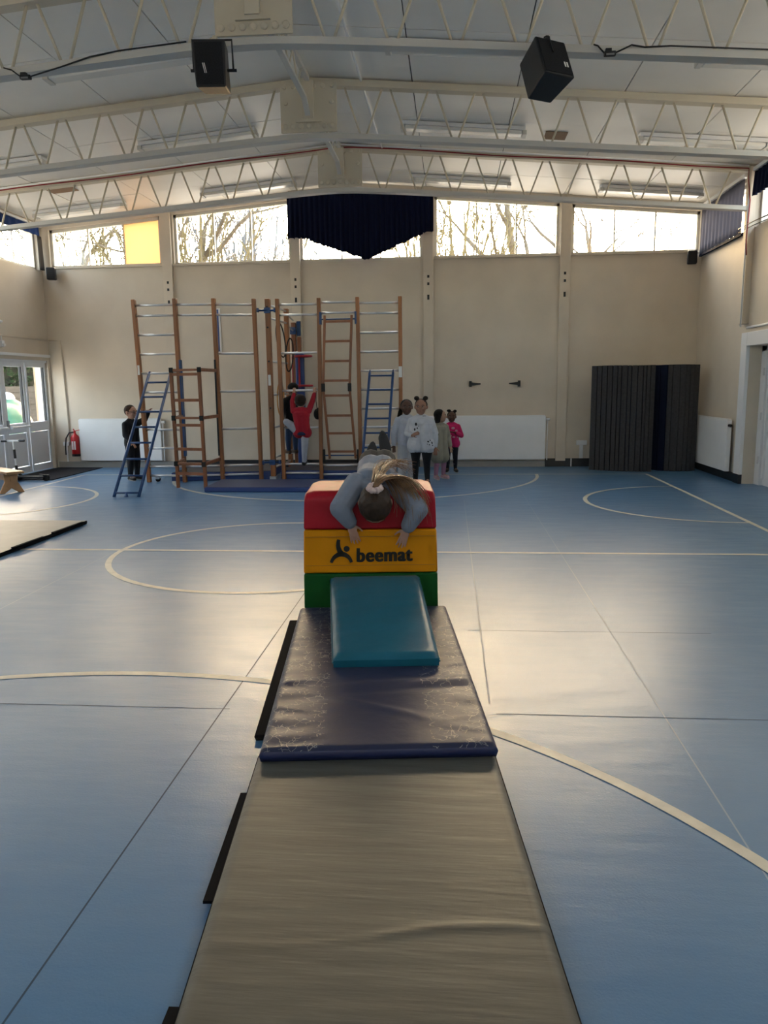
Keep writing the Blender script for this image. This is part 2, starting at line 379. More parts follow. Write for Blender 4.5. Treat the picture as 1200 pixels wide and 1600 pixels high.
# pillars on the back wall, with slots and bolts
for k, (a, b) in enumerate(((-5.02, -4.80), (-2.745, -2.59), (-.50, -.30), (1.765, 1.965))):
    c = (a+b)/2; wd = .17
    p = struct(bx('trim_%d' % (k+1), (c-wd/2, YB-.05, .1), (c+wd/2, YB, roof(c)), M['wall'], bevel=.004), 'cream pilaster strip on the end wall')
    for z in (3.22, 3.10, 2.88): bx('slot', (c-.018, YB-.053, z-(.04 if z == 2.88 else .022)), (c+.018, YB-.045, z+(.04 if z == 2.88 else .022)), M['black'], p)
    for z in (2.4, 1.9, 1.5, 1.1, .7, .35): MB().cyl((c, YB-.056, z), (c, YB-.05, z), .012, 8).build('bolt', M['truss'], p)
# side walls: low wall, piers, clerestory openings, lintel
def side_wall(name, X, out, holes, label, skip=None):
    s = 1 if out > 0 else -1
    x0, x1 = sorted((X, X+out)); mb = MB(); H = 3.47
    ycut = sorted({YF, YB+T}|{h[0] for h in holes}|{h[1] for h in holes})
    for a, b in zip(ycut[:-1], ycut[1:]):
        hs = [h for h in holes if h[0] <= a and h[1] >= b]
        z = 0.
        for h in sorted(hs, key=lambda h: h[2]):
            if h[2] > z: mb.box((x0, a, z), (x1, b, h[2]))
            z = h[3]
        mb.box((x0, a, z), (x1, b, 4.30))
    return struct(mb.build(name, M['wall'], off=(X, 0, 0)), label)
bays = [(11.45, 13.42)]+[(11.36-2.393*(k+1)+.1, 11.36-2.393*k-.1) for k in range(6)]
ZW0, ZW1 = 3.47, 4.14
holesL = [(a, b, ZW0, ZW1) for a, b in bays]+[(9.35, 13.44, 0, 1.92)]
holesR = [(a, b, ZW0, ZW1) for a, b in bays]+[(9.75, 11.15, 0, 1.90)]
side_wall('wall_left', XL, -T, holesL, 'cream side wall with glazed double doors')
side_wall('wall_right', XR, T, holesR, 'cream side wall with recessed white door')
# gable wall behind the viewer; unseen high windows added there to brighten the hall
FW = [(-6.9, -4.5), (-4.2, -1.75), (-1.37, 1.08), (1.37, 3.8)]
mb = MB(); xe = [XL-T]+[e for a in FW for e in a]+[XR+T]
for i in range(0, len(xe), 2): mb.box((xe[i], YF-T, 0), (xe[i+1], YF, 4.8))
for a, b in FW:
    for z0, z1 in ((0, 3.47), (4.2, 4.8)): mb.box((a, YF-T, z0), (b, YF, z1))
struct(mb.build('wall_front', M['wall'], off=(0, YF, 0)), 'cream wall behind the viewer')
for i, (a, b) in enumerate(FW):
    for j, (z0, z1) in enumerate(((3.47, 4.2),)):
        root = thing('window_%d' % (50+2*i+j), None, None, ((a+b)/2, YF-.1, z0)); struct(root); mb = MB(); fr = .05
        mb.box((a, YF-.14, z0), (b, YF-.07, z0+fr)); mb.box((a, YF-.14, z1-fr), (b, YF-.07, z1)); mb.box((a, YF-.14, z0), (a+fr, YF-.07, z1)); mb.box((b-fr, YF-.14, z0), (b, YF-.07, z1)); mb.build('window_frame', M['frame'], root)
        for k in range(3):
            xa = a+fr+k*(b-a-2*fr)/3; xb = a+fr+(k+1)*(b-a-2*fr)/3
            if k: bx('mullion', (xa-.02, YF-.13, z0+.03), (xa+.02, YF-.08, z1-.03), M['frame'], root)
            MB().add([(xa, YF-.1, z0+.03), (xb, YF-.1, z0+.03), (xb, YF-.1, z1-.03), (xa, YF-.1, z1-.03)], [(0, 1, 2, 3)]).build('pane', GLASS, root)
wn = 6
for X, s in ((XL, -1), (XR, 1)):
    for i, (a, b) in enumerate(bays):
        root = thing('window_%d' % wn, None, None, (X+s*.1, (a+b)/2, ZW0)); struct(root); wn += 1
        xa, xb = sorted((X+s*.06, X+s*.13)); mb = MB(); fr = .045
        mb.box((xa, a, ZW0), (xb, b, ZW0+fr)); mb.box((xa, a, ZW1-fr), (xb, b, ZW1)); mb.box((xa, a, ZW0), (xb, a+fr, ZW1)); mb.box((xa, b-fr, ZW0), (xb, b, ZW1))
        mb.build('window_frame', M['frame'], root)
        for j in range(3):
            y0 = a+fr+j*(b-a-2*fr)/3; y1 = a+fr+(j+1)*(b-a-2*fr)/3
            if j: bx('mullion', (xa+.01, y0-.012, ZW0+.03), (xb-.01, y0+.012, ZW1-.03), M['frame'], root)
            xm = X+s*.095; MB().add([(xm, y0, ZW0+.03), (xm, y1, ZW0+.03), (xm, y1, ZW1-.03), (xm, y0, ZW1-.03)], [(0, 1, 2, 3)]).build('pane', GLASS, root)
# side pilasters carrying the trusses
tn = 5
for y in TY:
    for X, s in ((XL, 1), (XR, -1)):
        xa, xb = sorted((X, X+s*.09))
        struct(bx('trim_%d' % tn, (xa, y-.10, 2.2 if y > 11 else 0), (xb, y+.06, 4.25), M['wall'], bevel=.004), 'cream pilaster under a roof truss'); tn += 1

# skirtings
bk = 0
for a, b, m in ((-6.62, -5.10, 'greyskirt'), (-5.1, -.55, 'skirt'), (-.55, 1.62, 'greyskirt'), (1.62, 2.32, 'skirt')):
    pass
base = thing('baseboard_back', None, None, (0, YB, 0)); struct(base)
bx('skirting_board', (-7.15, YB-.035, 0), (-4.95, YB, .11), M['greyskirt'], base)
bx('skirting_board', (-4.95, YB-.035, 0), (-.55, YB, .13), M['skirt'], base)
bx('skirting_board', (-.55, YB-.05, 0), (1.6, YB, .10), M['greyskirt'], base)
bx('skirting_board', (1.61, YB-.035, 0), (4.05, YB, .14), M['skirt'], base)
bx('skirting_joint', (2.04, YB-.04, 0), (2.06, YB, .14), M['white'], base)
base = thing('baseboard_right', None, None, (XR, 11, 0)); struct(base)
bx('skirting_board', (XR-.035, 11.35, 0), (XR, YB-.05, .12), M['skirt'], base)

# ------------------------------------------------------------------ roof trusses
def bch(x): return 4.145-.079*(math.sqrt((x-RX)**2+.35**2)-.0)+.02
def tch(x): return roof(x)-.055
def truss(y, label, conduit=False):
    t = thing('roof_truss', label, 'roof truss', (RX, y, bch(RX)), 'roof trusses')
    for nm, fn, ht, m in (('bottom_chord', bch, .055, M['trussgrey']), ('top_chord', tch, .07, M['truss'])):
        mb = MB(); xs = np.linspace(XL+.02, XR-.02, 61) if nm == 'bottom_chord' else [XL+.02, RX, XR-.02]
        vs = []
        for x in xs: vs += [(x, y-.06, fn(x)-ht/2), (x, y+.06, fn(x)-ht/2), (x, y+.06, fn(x)+ht/2), (x, y-.06, fn(x)+ht/2)]
        fs = [(0, 1, 2, 3)]+[tuple(4*(len(xs)-1)+i for i in (3, 2, 1, 0))]
        for i in range(len(xs)-1):
            for j in range(4): fs.append((4*i+j, 4*i+4+j, 4*i+4+(j+1) % 4, 4*i+(j+1) % 4))
        mb.add(vs, fs).build(nm, m, t)
    k = 0
    for s in (-1, 1):
        d = .59
        while d < 5.6:
            x = RX+s*d
            if XL+.1 < x < XR-.05:
                for q in (-1, 1):
                    xt = x+q*.205
                    if abs(xt-RX) < .30: xt = RX+s*.33
                    if XL+.05 < xt < XR-.04:
                        MB().tube([(x+q*.03, y, bch(x)+.02), (xt, y, tch(xt)-.03)], .0125, 6).build('web_rod', M['truss'], t, smooth=True)
            d += .5
    gp = MB().box((RX-.31, y-.085, bch(RX)+.03), (RX+.31, y-.062, tch(RX)-.03)).build('gusset_plate', M['truss'], t, bevel=.003)
    bl = [(RX-.26+.52*i/6, bch(RX)+.09) for i in range(7)]+[(RX-.25, 4.47), (RX+.25, 4.47)]+[(RX-.26+.1*i, tch(RX)-.07) for i in (0, 1)]+[(RX+.06+.1*i, tch(RX)-.07) for i in (0, 1, 2)]
    for i, (x, z) in enumerate(bl):
        MB().tube([(x, y-.085, z), (x, y-.098, z), (x, y-.105, z)], [.03 if i < 7 else .024, .03 if i < 7 else .024, .02], 10).build('bolt', M['truss'], gp, smooth=False)
    mb = MB(); mb.box((RX-.06, y-.13, 4.30), (RX+.06, y-.085, 4.68)); mb.build('ridge_bracket', M['truss'], t, bevel=.004)
    mb = MB(); mb.prism([(RX-.14, y-.085, bch(RX)+.13), (RX+.14, y-.085, bch(RX)+.13), (RX+.07, y-.085, 4.31), (RX-.07, y-.085, 4.31)], (0, -.03, 0)); mb.build('bracket_foot', M['truss'], t)
    return t
truss(TY[0], 'white lattice roof truss farthest from the viewer, just before the end windows')
truss(TY[1], 'middle white lattice roof truss of the three under the ceiling')
truss(TY[2], 'nearest white lattice roof truss, carrying the black speakers')
for y0, y1, lb in ((TY[1], TY[0], 'ridge lattice strut joining the middle and farthest trusses'), (TY[2], TY[1], 'ridge lattice strut joining the nearest and middle trusses')):
    t = thing('ridge_strut', lb, 'strut', (RX, (y0+y1)/2, 4.35), 'ridge struts')
    a = y0+.1; b = y1-.14
    MB().bar((RX, a, 4.69), (RX, b, 4.69), .05, .05).build('top_bar', M['trussgrey'], t)
    mb = MB(); P = [(RX, a, 4.44), (RX, b-.22, 4.44), (RX, b, 4.33)]
    for p, q in zip(P[:-1], P[1:]): mb.bar(p, q, .055, .03)
    mb.build('bottom_bar', M['trussgrey'], t)
    n = 8
    for i in range(n):
        ya = a+.08+(b-a-.4)*i/n; yb = a+.08+(b-a-.4)*(i+1)/n
        MB().tube([(RX, ya, 4.45 if i % 2 else 4.68), (RX, yb, 4.68 if i % 2 else 4.45)], .01, 6).build('web_rod', M['truss'], t)

# fluorescent battens on the ceiling
rows = ((7.95, 'nearest'), (10.28, 'middle'), (12.78, 'farthest')); cols = ((-6.08, 'leftmost'), (-3.25, 'left of the ridge'), (.13, 'right of the ridge'), (3.03, 'rightmost'))
for y, rn in rows:
    for x, cn in cols:
        if rn == 'nearest' and cn == 'leftmost': continue
        t = thing('ceiling_light', 'long white fluorescent ceiling light, %s row, %s' % (rn, cn), 'ceiling light', (x, y, roof(x)-.1), 'fluorescent battens')
        s = 1 if x > RX else -1
        def sl(xa, xb, ya, yb, za, zb):
            mb = MB(); vs = [(xx, yy, roof(xx)-.004-zz) for yy in (ya, yb) for xx in (xa, xb) for zz in (za, zb)]
            return mb.add(vs, [(0, 2, 3, 1), (4, 5, 7, 6), (0, 1, 5, 4), (2, 6, 7, 3), (0, 4, 6, 2), (1, 3, 7, 5)])
        sl(x-.76, x+.76, y-.09, y+.09, 0.006, .05).build('housing', M['white'], t)
        sl(x-.72, x+.72, y-.075, y+.075, .05, .095).build('diffuser', M['tube'], t, bevel=.012)
        for e in (-.75, .75): sl(x+e-.025, x+e+.025, y-.085, y+.085, .05, .10).build('end_cap', M['trussgrey'], t)
# ceiling patches
for (px, py), sx, sy, lb in (((408, 66), .28, .24, 'brown board patch on the ceiling beside the ridge, nearest'), ((868, 211), .27, .30, 'brown board patch on the ceiling right of the ridge'), ((95, 295), .40, .34, 'brown board patch on the ceiling at far left')):
    d = ray(px, py); s = 1 if px > 500 else -1
    n_ = np.array([RS*s, 0, 1]); kk = 4.755+RS*s*RX; p = CAM+d*((kk-n_@CAM)/(n_@d)); x, y = p[:2]
    mb = MB(); vs = [(xx, yy, roof(xx)-zz) for yy in (y-sy/2, y+sy/2) for xx in (x-sx/2, x+sx/2) for zz in (.004, .012)]
    tag(mb.add(vs, [(0, 2, 3, 1), (4, 5, 7, 6), (0, 1, 5, 4), (2, 6, 7, 3), (0, 4, 6, 2), (1, 3, 7, 5)]).build('ceiling_patch', M['cardboard']), lb, 'patch', 'ceiling patches')
# conduits
def pipe(name, pts, r, m, label, cat='conduit', group=None): return tag(MB().tube(pts, r, 8).build(name, m, smooth=True), label, cat, group)
xc = -.985; pipe('conduit', [(xc, YF, roof(xc)-.03), (xc, 11.0, roof(xc)-.03), (xc+.02, 11.24, roof(xc)-.05)], .014, M['white'], 'white conduit running along the ceiling towards the end wall')
c = thing('conduit_box', 'small round white conduit box on the ceiling conduit', 'junction box', (xc, 10.9, roof(xc)-.06))
MB().cyl((xc, 10.9, roof(xc)-.075), (xc, 10.9, roof(xc)-.047), .04, 12).build('body', M['white'], c); MB().cyl((xc, 10.9, roof(xc)-.082), (xc, 10.9, roof(xc)-.075), .043, 12).build('lid', M['white'], c)
pipe('conduit', [(x, TY[0]-.085, tch(x)+.028) for x in (XL+.12, RX, XR-.12)], .013, M['white'], 'white conduit clipped along the top chord of the farthest truss')
pipe('cable', [(x, TY[0]-.085, tch(x)-.004-.01*math.sin(x*2.3)) for x in np.linspace(XL+.1, XR-.12, 40)]+[(XR-.14, 11.2, 4.05), (XR-.105, 11.2, 3.8), (XR-.125, 11.2, 3.3), (XR-.11, 11.2, 3.1)], .008, M['redcable'], 'red cable strung along the farthest truss and down the wall', 'cable')
# right wall conduits
pipe('conduit', [(XR-.12, 11.22, 3.95), (XR-.12, 11.22, 2.16)], .012, M['white'], 'vertical white conduit on the right wall pilaster')
pipe('conduit', [(XR-.02, 11.25, 2.15), (XR-.02, 9.4, 2.15)], .016, M['white'], 'horizontal white conduit over the recessed right door')
pipe('cable', [(XR-.11, 11.55, 3.50), (XR-.11, 11.0, 3.50), (XR-.03, 10.0, 3.50)], .008, M['black'], 'black cable running across the right wall pilaster', 'cable')
pipe('cable', [(XR-.11, 11.55, 3.45), (XR-.11, 11.0, 3.45), (XR-.03, 10.0, 3.45)], .006, M['rubber'], 'thin dark cable just below the black wall cable', 'cable')

# ------------------------------------------------------------------ curtains
def curtain_sheet(fn, n, m, name, label, axis, thick=.012):
    """fn(t)->(pos along, depth, z bottom, z top)"""
    mb = MB(); vs = []; fs = []; R = 6
    for i in range(n+1):
        a, d, zb, zt = fn(i/n)
        for j in range(R+1):
            z = zb+(zt-zb)*j/R; dd = d*(.55+.45*(1-j/R))
            vs.append((a, dd, z) if axis == 'x' else (dd, a, z))
    for i in range(n):
        for j in range(R): k = i*(R+1)+j; fs.append((k, k+1, k+R+2, k+R+1))
    return mb, vs, fs
def curtain(name, label, fn, n, m, axis, base, sgn, rail=None):
    t = None
    mb = MB(); R = 6; vs = []; fs = []
    for layer in (0, 1):
        for i in range(n+1):
            a, d, zb, zt = fn(i/n)
            for j in range(R+1):
                z = zb+(zt-zb)*j/R; dd = base+sgn*(d*(.5+.5*(1-j/R))+layer*.006)
                vs.append((a, dd, z) if axis == 'x' else (dd, a, z))
    N = (n+1)*(R+1)
    for layer in (0, 1):
        for i in range(n):
            for j in range(R): k = layer*N+i*(R+1)+j; fs.append((k, k+1, k+R+2, k+R+1))
    for i in range(n):
        for j in (0, R): k = i*(R+1)+j; fs.append((k, k+R+1, N+k+R+1, N+k))
    for j in range(R):
        for i in (0, n): k = i*(R+1)+j; fs.append((k, k+1, N+k+1, N+k))
    mb.add(vs, fs); a = np.array(vs); lo = a.min(0); hi = a.max(0)
    t = thing(name, label, 'curtain', ((lo[0]+hi[0])/2, (lo[1]+hi[1])/2, lo[2]))
    mb.build('cloth', m, t, smooth=True)
    return t
def thin_cloth(name, dcol, tcol, k):
    m = bpy.data.materials.new(name); m.use_nodes = True; t = m.node_tree; t.nodes.clear()
    o = t.nodes.new('ShaderNodeOutputMaterial'); mx = t.nodes.new('ShaderNodeMixShader'); mx.inputs[0].default_value = k
    d = t.nodes.new('ShaderNodeBsdfDiffuse'); d.inputs[0].default_value = (*dcol, 1); r = t.nodes.new('ShaderNodeBsdfTranslucent'); r.inputs[0].default_value = (*tcol, 1)
    t.links.new(d.outputs[0], mx.inputs[1]); t.links.new(r.outputs[0], mx.inputs[2]); t.links.new(mx.outputs[0], o.inputs[0]); return m
M['curtaing'] = thin_cloth('grey_blue_curtain_cloth', (.15, .15, .185), (.30, .30, .345), .45)
rnd = [random.uniform(-1, 1) for _ in range(400)]
def f_mid(t):
    x = -2.76+t*2.45
    pk = -1.42
    if x < -2.40: zb = 3.875
    elif x < pk: zb = 3.83-(x+2.40)/(pk+2.40)*.335
    else: zb = 3.495+(x-pk)/(-.45-pk)*.415
    if x > -.45: zb = 3.92
    zb += rnd[int(t*160)]*.012
    return x, .03+.026*math.sin(x*2*math.pi/.085+rnd[int(t*20)]*.8), zb, wtop(x)+.005
t = curtain('curtain', 'navy pleated curtain with pointed lower edge over the middle end window', f_mid, 480, M['curtain'], 'x', YB-.11, -1)
MB().bar((-2.77, YB-.10, wtop(-2.77)+.02), (RX, YB-.10, wtop(RX)+.02), .03, .03).build('curtain_rail', M['white'], t)
MB().bar((RX, YB-.10, wtop(RX)+.02), (-.30, YB-.10, wtop(-.30)+.02), .03, .03).build('curtain_rail', M['white'], t)
def f_r1(t):
    y = 11.60+t*1.83
    return y, .02+.010*math.sin(y*2*math.pi/.16+rnd[int(t*6)]*.8), 3.46, 4.17
t = curtain('curtain', 'grey blue curtain drawn across the right side window near the corner', f_r1, 200, M['curtaing'], 'y', XR-.035, -1)
bx('bottom_rail', (XR-.06, 11.60, 3.425), (XR-.02, 13.45, 3.46), M['curtain'], t); bx('curtain_rail', (XR-.09, 11.5, 4.17), (XR-.03, 13.48, 4.215), M['white'], t)
def f_r2(t):
    y = 10.45+t*.78
    return y, .02+.02*math.sin(y*2*math.pi/.13), 3.86, 4.17
t = curtain('curtain', 'short bunched navy curtain at the right edge, nearer than the pilaster', f_r2, 90, M['curtain'], 'y', XR-.035, -1)
bx('curtain_rail', (XR-.09, 9.1, 4.17), (XR-.03, 11.2, 4.215), M['white'], t)
def f_l1(t):
    y = 11.5+t*1.9
    return y, .02+.012*math.sin(y*2*math.pi/.2), 4.04-.0*t, 4.19
t = curtain('curtain', 'blue gathered blind above the left side window in the corner', f_l1, 90, mat('royal_blue_blind', (.016, .045, .16), .85, .15), 'y', XL+.035, 1)
bx('curtain_rail', (XL+.03, 11.5, 4.19), (XL+.09, 13.45, 4.225), M['white'], t)
def f_l2(t):
    y = 13.33+t*.13
    return y, .02+.015*math.sin(t*14), 3.47, 4.04
curtain('curtain', 'narrow grey curtain edge hanging in the left back corner', f_l2, 24, mat('taupe_curtain', (.10, .09, .08), .9, .1), 'y', XL+.035, 1)

# ------------------------------------------------------------------ radiators
def radiator(x0, x1, label, side='back', z0=.13, z1=.875):
    if side == 'back':
        t = thing('radiator', label, 'radiator', ((x0+x1)/2, YB-.08, z0)); lo, hi = (x0, YB-.11, z0), (x1, YB-.04, z1)
        bx('panel', lo, hi, M['radiator'], t, bevel=.01); bx('top_grille', (x0+.02, YB-.105, z1), (x1-.02, YB-.045, z1+.012), M['white'], t)
        for x in (x0+.2, x1-.2): bx('wall_bracket', (x-.02, YB-.045, z1-.2), (x+.02, YB-.0005, z1-.1), M['white'], t)
        MB().cyl((x1+.005, YB-.08, z1-.06), (x1+.07, YB-.08, z1-.06), .022, 10).build('valve', M['white'], t)
        MB().tube([(x1+.03, YB-.08, z1-.07), (x1+.03, YB-.08, .12)], .011, 8).build('pipe', M['white'], t)
    else:
        t = thing('radiator', label, 'radiator', (XR-.08, (x0+x1)/2, z0))
        bx('panel', (XR-.11, x0, z0), (XR-.04, x1, z1), M['radiator'], t, bevel=.01); bx('top_grille', (XR-.105, x0+.02, z1), (XR-.045, x1-.02, z1+.012), M['white'], t)
        for y in (x0+.2, x1-.2): bx('wall_bracket', (XR-.045, y-.02, z1-.2), (XR-.0005, y+.02, z1-.1), M['white'], t)
        MB().cyl((XR-.08, x0-.07, z1-.08), (XR-.08, x0-.005, z1-.08), .022, 10).build('valve', M['black'], t)
    return t
radiator(-6.69, -5.17, 'white flat panel radiator beside the red fire extinguisher')
radiator(-.72, 1.60, 'long white flat panel radiator behind the row of girls')
radiator(11.54, 13.15, 'white flat panel radiator on the right wall beside the door', 'right')
# wall brackets that look like strap hinges
for p0, p1, lb, s in (((735, 600), (751, 600), 'black strap hinge bracket on the end wall, left one', 1), ((811, 599), (795, 599), 'black strap hinge bracket on the end wall, right one', -1)):
    a = atY(*p0, YB); b = atY(*p1, YB); t = thing('wall_bracket', lb, 'bracket', (a[0], YB, a[2]), 'strap brackets on the end wall')
    bx('plate', (a[0]-.022, YB-.03, a[2]-.05), (a[0]+.022, YB, a[2]+.05), M['black'], t)
    MB().prism([(a[0], YB-.025, a[2]-.028), (b[0], YB-.025, a[2]-.010), (b[0], YB-.025, a[2]+.010), (a[0], YB-.025, a[2]+.028)] if s > 0 else [(a[0], YB-.025, a[2]+.028), (b[0], YB-.025, a[2]+.010), (b[0], YB-.025, a[2]-.010), (a[0], YB-.025, a[2]-.028)], (0, .012, 0)).build('strap', M['black'], t)
# socket near rolled mats
t = thing('power_socket', 'white double socket box with trunking beside the standing grey mats', 'socket', (2.22, YB, .14))
bx('box', (2.13, YB-.05, .37), (2.31, YB, .45), M['white'], t, bevel=.005); bx('trunking', (2.19, YB-.02, .14), (2.25, YB, .37), M['white'], t)
t = thing('power_socket', 'small white socket box low beside the fire extinguisher', 'socket', (-6.98, YB, .40))
bx('box', (-7.04, YB-.04, .40), (-6.93, YB, .47), M['white'], t, bevel=.004); bx('trunking', (-7.0, YB-.015, .11), (-6.97, YB, .40), M['white'], t)
# corner speakers
def corner_speaker(c, yaw, label):
    t = thing('wall_speaker', label, 'speaker', (c[0], c[1], c[2]-.1), 'corner speakers'); cz, sz = math.cos(yaw), math.sin(yaw)
    def loc(x, y, z): return (c[0]+x*cz-y*sz, c[1]+x*sz+y*cz, c[2]+z)
    def rb(x0, x1, y0, y1, z0, z1):
        return MB().add([loc(*p) for p in [(x0, y0, z0), (x1, y0, z0), (x1, y1, z0), (x0, y1, z0), (x0, y0, z1), (x1, y0, z1), (x1, y1, z1), (x0, y1, z1)]], [(3, 2, 1, 0), (4, 5, 6, 7), (0, 1, 5, 4), (1, 2, 6, 5), (2, 3, 7, 6), (3, 0, 4, 7)])
    rb(-.075, .075, -.06, .06, -.11, .10).build('cabinet', M['black'], t, bevel=.02); rb(-.06, .06, -.066, -.058, -.09, .085).build('grille', M['rubber'], t)
    rb(-.02, .02, .055, .16, -.03, .03).build('wall_mount', M['label'], t)
corner_speaker((-6.95, 13.36, 3.405), .25, 'small black wall speaker in the left back corner')
corner_speaker((3.87, 13.36, 3.41), -.2, 'small black wall speaker in the right back corner')

# ------------------------------------------------------------------ big hanging speakers and cable boxes
YA = TY[2]
def orient(c, R): return lambda x, y, z: np.array(c)+R@np.array([x, y, z])
def rotm(rx, ry, rz): return np.array(Matrix.Rotation(rz, 3, 'Z')@Matrix.Rotation(ry, 3, 'Y')@Matrix.Rotation(rx, 3, 'X'))
def hex_box(L, pts): return MB().add([L(*p) for p in pts], [(3, 2, 1, 0), (4, 5, 6, 7), (0, 1, 5, 4), (1, 2, 6, 5), (2, 3, 7, 6), (3, 0, 4, 7)])
def cube_pts(x0, x1, y0, y1, z0, z1): return [(x0, y0, z0), (x1, y0, z0), (x1, y1, z0), (x0, y1, z0), (x0, y0, z1), (x1, y0, z1), (x1, y1, z1), (x0, y1, z1)]
c = atY(333, 105, YA-.16); L = orient(c, rotm(.16, 0, .10))
t = thing('hanging_speaker', 'black box speaker hung on a yoke left of the ridge', 'speaker', c, 'black speakers on the near truss')
cab = hex_box(L, [(-.115, -.15, -.165), (.115, -.15, -.165), (.105, .14, -.165), (-.105, .14, -.165), (-.13, -.15, .155), (.13, -.15, .155), (.10, .14, .155), (-.10, .14, .155)]).build('cabinet', M['black'], t, bevel=.01)
hex_box(L, cube_pts(-.105, .105, -.154, -.150, -.15, .14)).build('grille', mat('speaker_grille', (.016, .017, .02), .8, .2, noise=.3, nscale=120), cab)
for dx in (0, .012): MB().add([L(-.055+dx, -.156, .0), L(-.048+dx, -.156, .0), L(-.035+dx, -.156, -.07), L(-.040+dx, -.156, -.07)], [(0, 1, 2, 3)]).build('badge', M['label'], cab)
MB().tube([L(-.155, .02, -.02), L(-.155, .02, .19), L(.155, .02, .19), L(.155, .02, -.02)], .009, 6).build('yoke', M['black'], t)
for s in (-1, 1):
    MB().cyl(L(s*.105, .02, -.02), L(s*.18, .02, -.02), .012, 8).build('wing_nut', M['black'], t)
MB().tube([L(0, .02, .19), (c[0]+.0, YA-.10, bch(c[0])-.02), (c[0], YA-.075, bch(c[0])+.04)], .022, 8).build('clamp', M['truss'], t)
c2 = atY(851, 108, YA-.16); L = orient(c2, rotm(-.42, 0, .55))
t = thing('hanging_speaker', 'black box speaker tilted down right of the ridge', 'speaker', c2, 'black speakers on the near truss')
cab = hex_box(L, [(-.14, -.13, -.17), (.14, -.13, -.17), (.11, .14, -.17), (-.11, .14, -.17), (-.14, -.13, .15), (.14, -.13, .15), (.10, .14, .15), (-.10, .14, .15)]).build('cabinet', M['black'], t, bevel=.012)
hex_box(L, cube_pts(-.125, .125, -.134, -.130, -.155, .135)).build('grille', MATS['speaker_grille'], cab)
for dx in (0, .022): MB().add([L(.065+dx, -.136, -.045), L(.079+dx, -.136, -.045), L(.079+dx, -.136, -.09), L(.065+dx, -.136, -.09)], [(0, 1, 2, 3)]).build('badge', M['label'], cab)
MB().tube([L(-.02, -.10, .15), L(-.02, 0, .20), (c2[0]+.02, YA-.09, bch(c2[0])-.0), (c2[0]+.02, YA-.075, bch(c2[0])+.06)], [.012, .02, .026, .026], 8).build('clamp', M['black'], t)
MB().tube([L(-.02, -.14, .02), L(-.02, -.14, .15), L(-.02, -.08, .19)], .008, 6).build('strap', M['black'], t)
MB().tube([L(.11, .1, .0), L(.18, .1, .02), L(.24, .14, .12), L(.26, .18, .24)], .006, 6).build('lead', M['cable'], t)
for (bxp, byp), left, lb in (((40, 120), True, 'black cable connector hanging under the near truss at far left'), ((953, 83), False, 'black cable connector hanging under the near truss right of the speaker')):
    p = atY(bxp, byp, YA-.08); t = thing('cable_connector', lb, 'connector', p, 'hanging cable connectors')
    bx('body', (p[0]-.045, p[1]-.02, p[2]-.022), (p[0]+.045, p[1]+.02, p[2]+.012), M['black'], t, bevel=.008); bx('label_plate', (p[0]-.03, p[1]-.024, p[2]-.02), (p[0]+.03, p[1]-.019, p[2]-.008), mat('grey_label', (.2, .2, .2), .6), t)
    bx('cap', (p[0]-.035, p[1]-.018, p[2]+.01), (p[0]+.01, p[1]+.018, p[2]+.03), M['black'], t)
    if left: pts1 = [(p[0]-.04, p[1], p[2]), (p[0]-.12, p[1]+.01, p[2]+.06), (p[0]-.19, p[1]+.02, bch(p[0]-.19)+.03)]; pts2 = [(p[0]+.04, p[1], p[2]), (p[0]+.3, p[1], p[2]+.06), (p[0]+.55, p[1]+.01, bch(p[0]+.55)+.02), (p[0]+.8, YA-.07, bch(p[0]+.8)+.035), (p[0]+1.35, YA-.07, bch(p[0]+1.35)+.035)]
    else: pts1 = [(p[0]-.04, p[1], p[2]), (p[0]-.09, p[1]+.01, p[2]+.06), (p[0]-.12, p[1]+.02, bch(p[0]-.12)+.03)]; pts2 = [(p[0]+.04, p[1], p[2]), (p[0]+.16, p[1], p[2]+.05), (p[0]+.26, p[1]+.01, bch(p[0]+.26)+.02), (p[0]+.45, YA-.07, bch(p[0]+.45)+.035), (p[0]+1.4, YA-.07, bch(p[0]+1.4)+.032)]
    for pts in (pts1, pts2): MB().tube(pts, .006, 6).build('lead', M['cable'], t, smooth=True)

